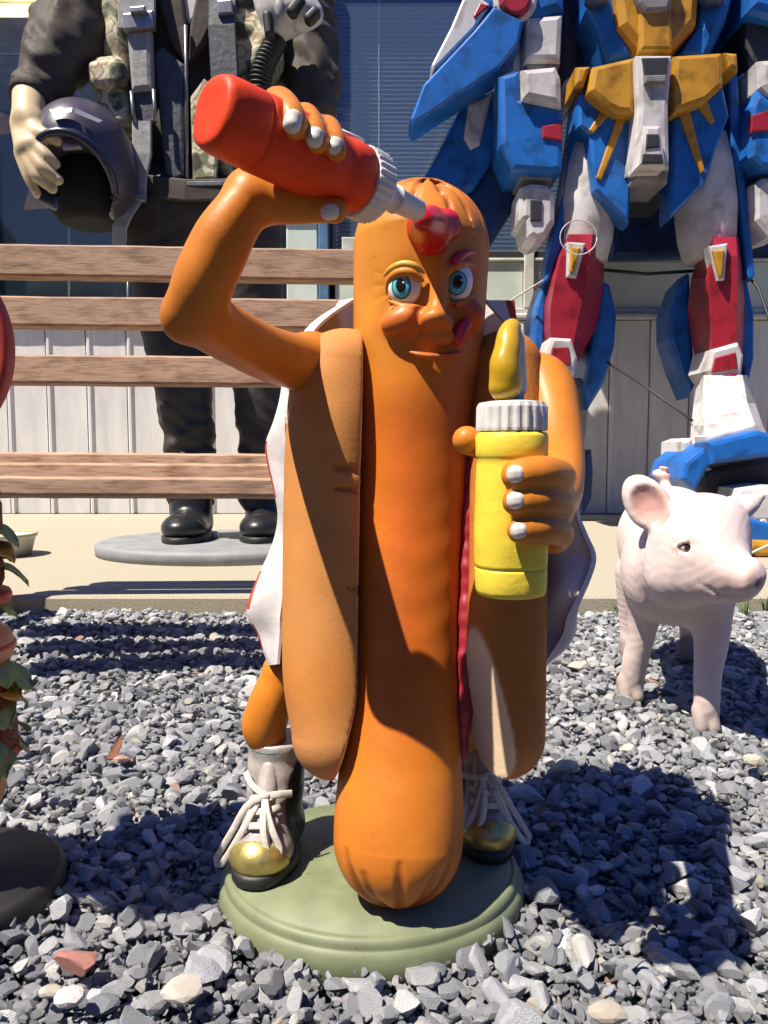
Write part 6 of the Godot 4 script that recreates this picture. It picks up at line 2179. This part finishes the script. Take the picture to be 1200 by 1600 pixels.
# ---------------------------------------------------------------- odds and ends
func build_small_things() -> void:
	# shallow tub on the pavement
	var c := at(2, 836, 2.62)
	var t := thing("plastic_tub", "shallow white plastic tub with a yellowish rim on the pavement at the left edge", "tub", Vector3(c.x, SLAB_Y, c.z))
	var mb := MB.new()
	mb.lathe([[0.001, 0.004], [0.088, 0.004], [0.092, 0.0], [0.108, 0.062], [0.114, 0.066], [0.114, 0.072], [0.106, 0.070], [0.092, 0.010], [0.001, 0.010]], 48, Transform3D(Basis(), Vector3(c.x, SLAB_Y, c.z)))
	put(mb.mesh(), "tub_body", mk(Color(0.62, 0.60, 0.52), 0.5, T.mottle, Vector3.ONE * 4.0), t)
	mb = MB.new()
	var rim := []
	for k in 41:
		rim.append(Vector3(c.x + cos(TAU * k / 40) * 0.111, SLAB_Y + 0.073, c.z + sin(TAU * k / 40) * 0.111))
	mb.tube(rim, [0.0045], 8)
	put(mb.mesh(), "tub_rim", mk(Color(0.50, 0.42, 0.20), 0.5, T.mottle, Vector3.ONE * 4.0), t)
	# pebbles that stand out
	var r := RandomNumberGenerator.new()
	r.seed = 77
	var list := [[118, 1427, 0.536, 0.018, Color(0.46, 0.21, 0.17), 0.55, "flat reddish stone by the dark foot plate of the burger tower"],
		[107, 1480, 0.500, 0.0098, Color(0.74, 0.73, 0.72), 0.8, "small bright white pebble below the reddish stone"],
		[284, 1468, 0.508, 0.0135, Color(0.66, 0.62, 0.54), 0.8, "round cream pebble left of the green foot plate"],
		[76, 1470, 0.505, 0.0075, Color(0.58, 0.55, 0.47), 0.8, "small beige pebble beside the bright white one"],
		[952, 1518, 0.485, 0.0125, Color(0.58, 0.53, 0.43), 0.8, "upright cream stone on the gravel at the lower right"],
		[1045, 1570, 0.465, 0.0070, Color(0.55, 0.38, 0.22), 0.8, "small tan stone near the lower right corner"],
		[885, 1152, 0.885, 0.0150, Color(0.52, 0.49, 0.38), 0.75, "cream stone above the shadow, right of the hot dog's leg"],
		[1180, 1136, 0.905, 0.0130, Color(0.56, 0.53, 0.42), 0.75, "yellowish stone right of the piglet's front hoof"],
		[978, 1108, 0.945, 0.0110, Color(0.58, 0.55, 0.44), 0.7, "pale yellowish stone in front of the piglet's left hoof"],
		[188, 1143, 0.905, 0.0120, Color(0.46, 0.30, 0.22), 0.7, "pinkish tan stone in the sunlit gravel, under the brown leaf"],
		[112, 1550, 0.470, 0.0050, Color(0.50, 0.24, 0.13), 0.8, "tiny orange chip of stone near the lower left corner"],
		[640, 1562, 0.466, 0.0130, Color(0.62, 0.62, 0.62), 0.7, "whitish stone in front of the green foot plate"]]
	for q in list:
		var p := at(q[0], q[1], q[2])
		var m := stone_mesh(r, 8) if q[5] < 0.72 else stone_mesh(r, 14, 0.80, 0.93)
		var o := MeshInstance3D.new()
		o.mesh = m
		o.material_override = mk(q[4], 0.8, T.grime, Vector3.ONE * 9.0, T.fine, 0.05)
		o.name = numbered("pebble")
		add_child(o)
		o.position = Vector3(p.x, 0.0270, p.z)
		o.rotation = Vector3(r.randf_range(-0.2, 0.2), r.randf_range(-0.4, 0.4), r.randf_range(-0.2, 0.2))
		o.scale = Vector3(q[3] * 1.15, q[3] * q[5], q[3])
		tag(o, q[6], "pebble")
	var o2 := MeshInstance3D.new()
	o2.mesh = stone_mesh(r, 8)
	o2.material_override = mk(Color(0.6, 0.58, 0.54), 0.8, T.grime, Vector3.ONE * 9.0)
	o2.name = numbered("pebble")
	add_child(o2)
	var pp := at(335, 823, 2.75)
	o2.position = Vector3(pp.x, SLAB_Y + 0.058, pp.z)
	o2.scale = Vector3.ONE * 0.019
	tag(o2, "small pale stone lying between the pilot's boots on the grey foot plate", "pebble")
	# brown dead leaf
	var lf := leaf(Vector3.ZERO, Vector3(0.1, 0, -1).normalized(), 0.034, 0.006, -0.018, r)
	var lo := MeshInstance3D.new()
	lo.mesh = lf
	lo.material_override = mk(Color(0.17, 0.065, 0.03), 0.8, T.mottle, Vector3.ONE * 20.0)
	lo.name = "dead_leaf"
	add_child(lo)
	var lp := at(175, 1125, 0.93)
	lo.position = Vector3(lp.x, 0.022, lp.z)
	tag(lo, "narrow brown dead leaf standing in the gravel left of the hot dog", "leaf")
	# weeds by the pavement edge
	for q in [[969, 948, 1.84, "green weed at the pavement edge left of the piglet", 9], [1166, 955, 1.80, "green weed at the pavement edge right of the piglet's head", 6], [1198, 938, 1.85, "leafy weed at the pavement edge by the right border", 8]]:
		mb = MB.new()
		var g := at(q[0], q[1], q[2])
		for k in q[4]:
			var a := r.randf() * TAU
			var out := Vector3(cos(a), 0, sin(a)) * r.randf_range(0.008, 0.022)
			var hgt := r.randf_range(0.025, 0.06)
			var b := Vector3(g.x, 0.0, g.z) + out * 0.3
			mb.tube([b, b + out * 0.4 + Vector3(0, hgt * 0.6, 0), b + out * 1.4 + Vector3(0, hgt, 0)], [0.0022, 0.0024, 0.0004], 5, 0.3)
		tag(put(mb.mesh(), "weed", mk(Color(0.10, 0.17, 0.035), 0.7, T.mottle, Vector3.ONE * 10.0)), q[3], "weed")
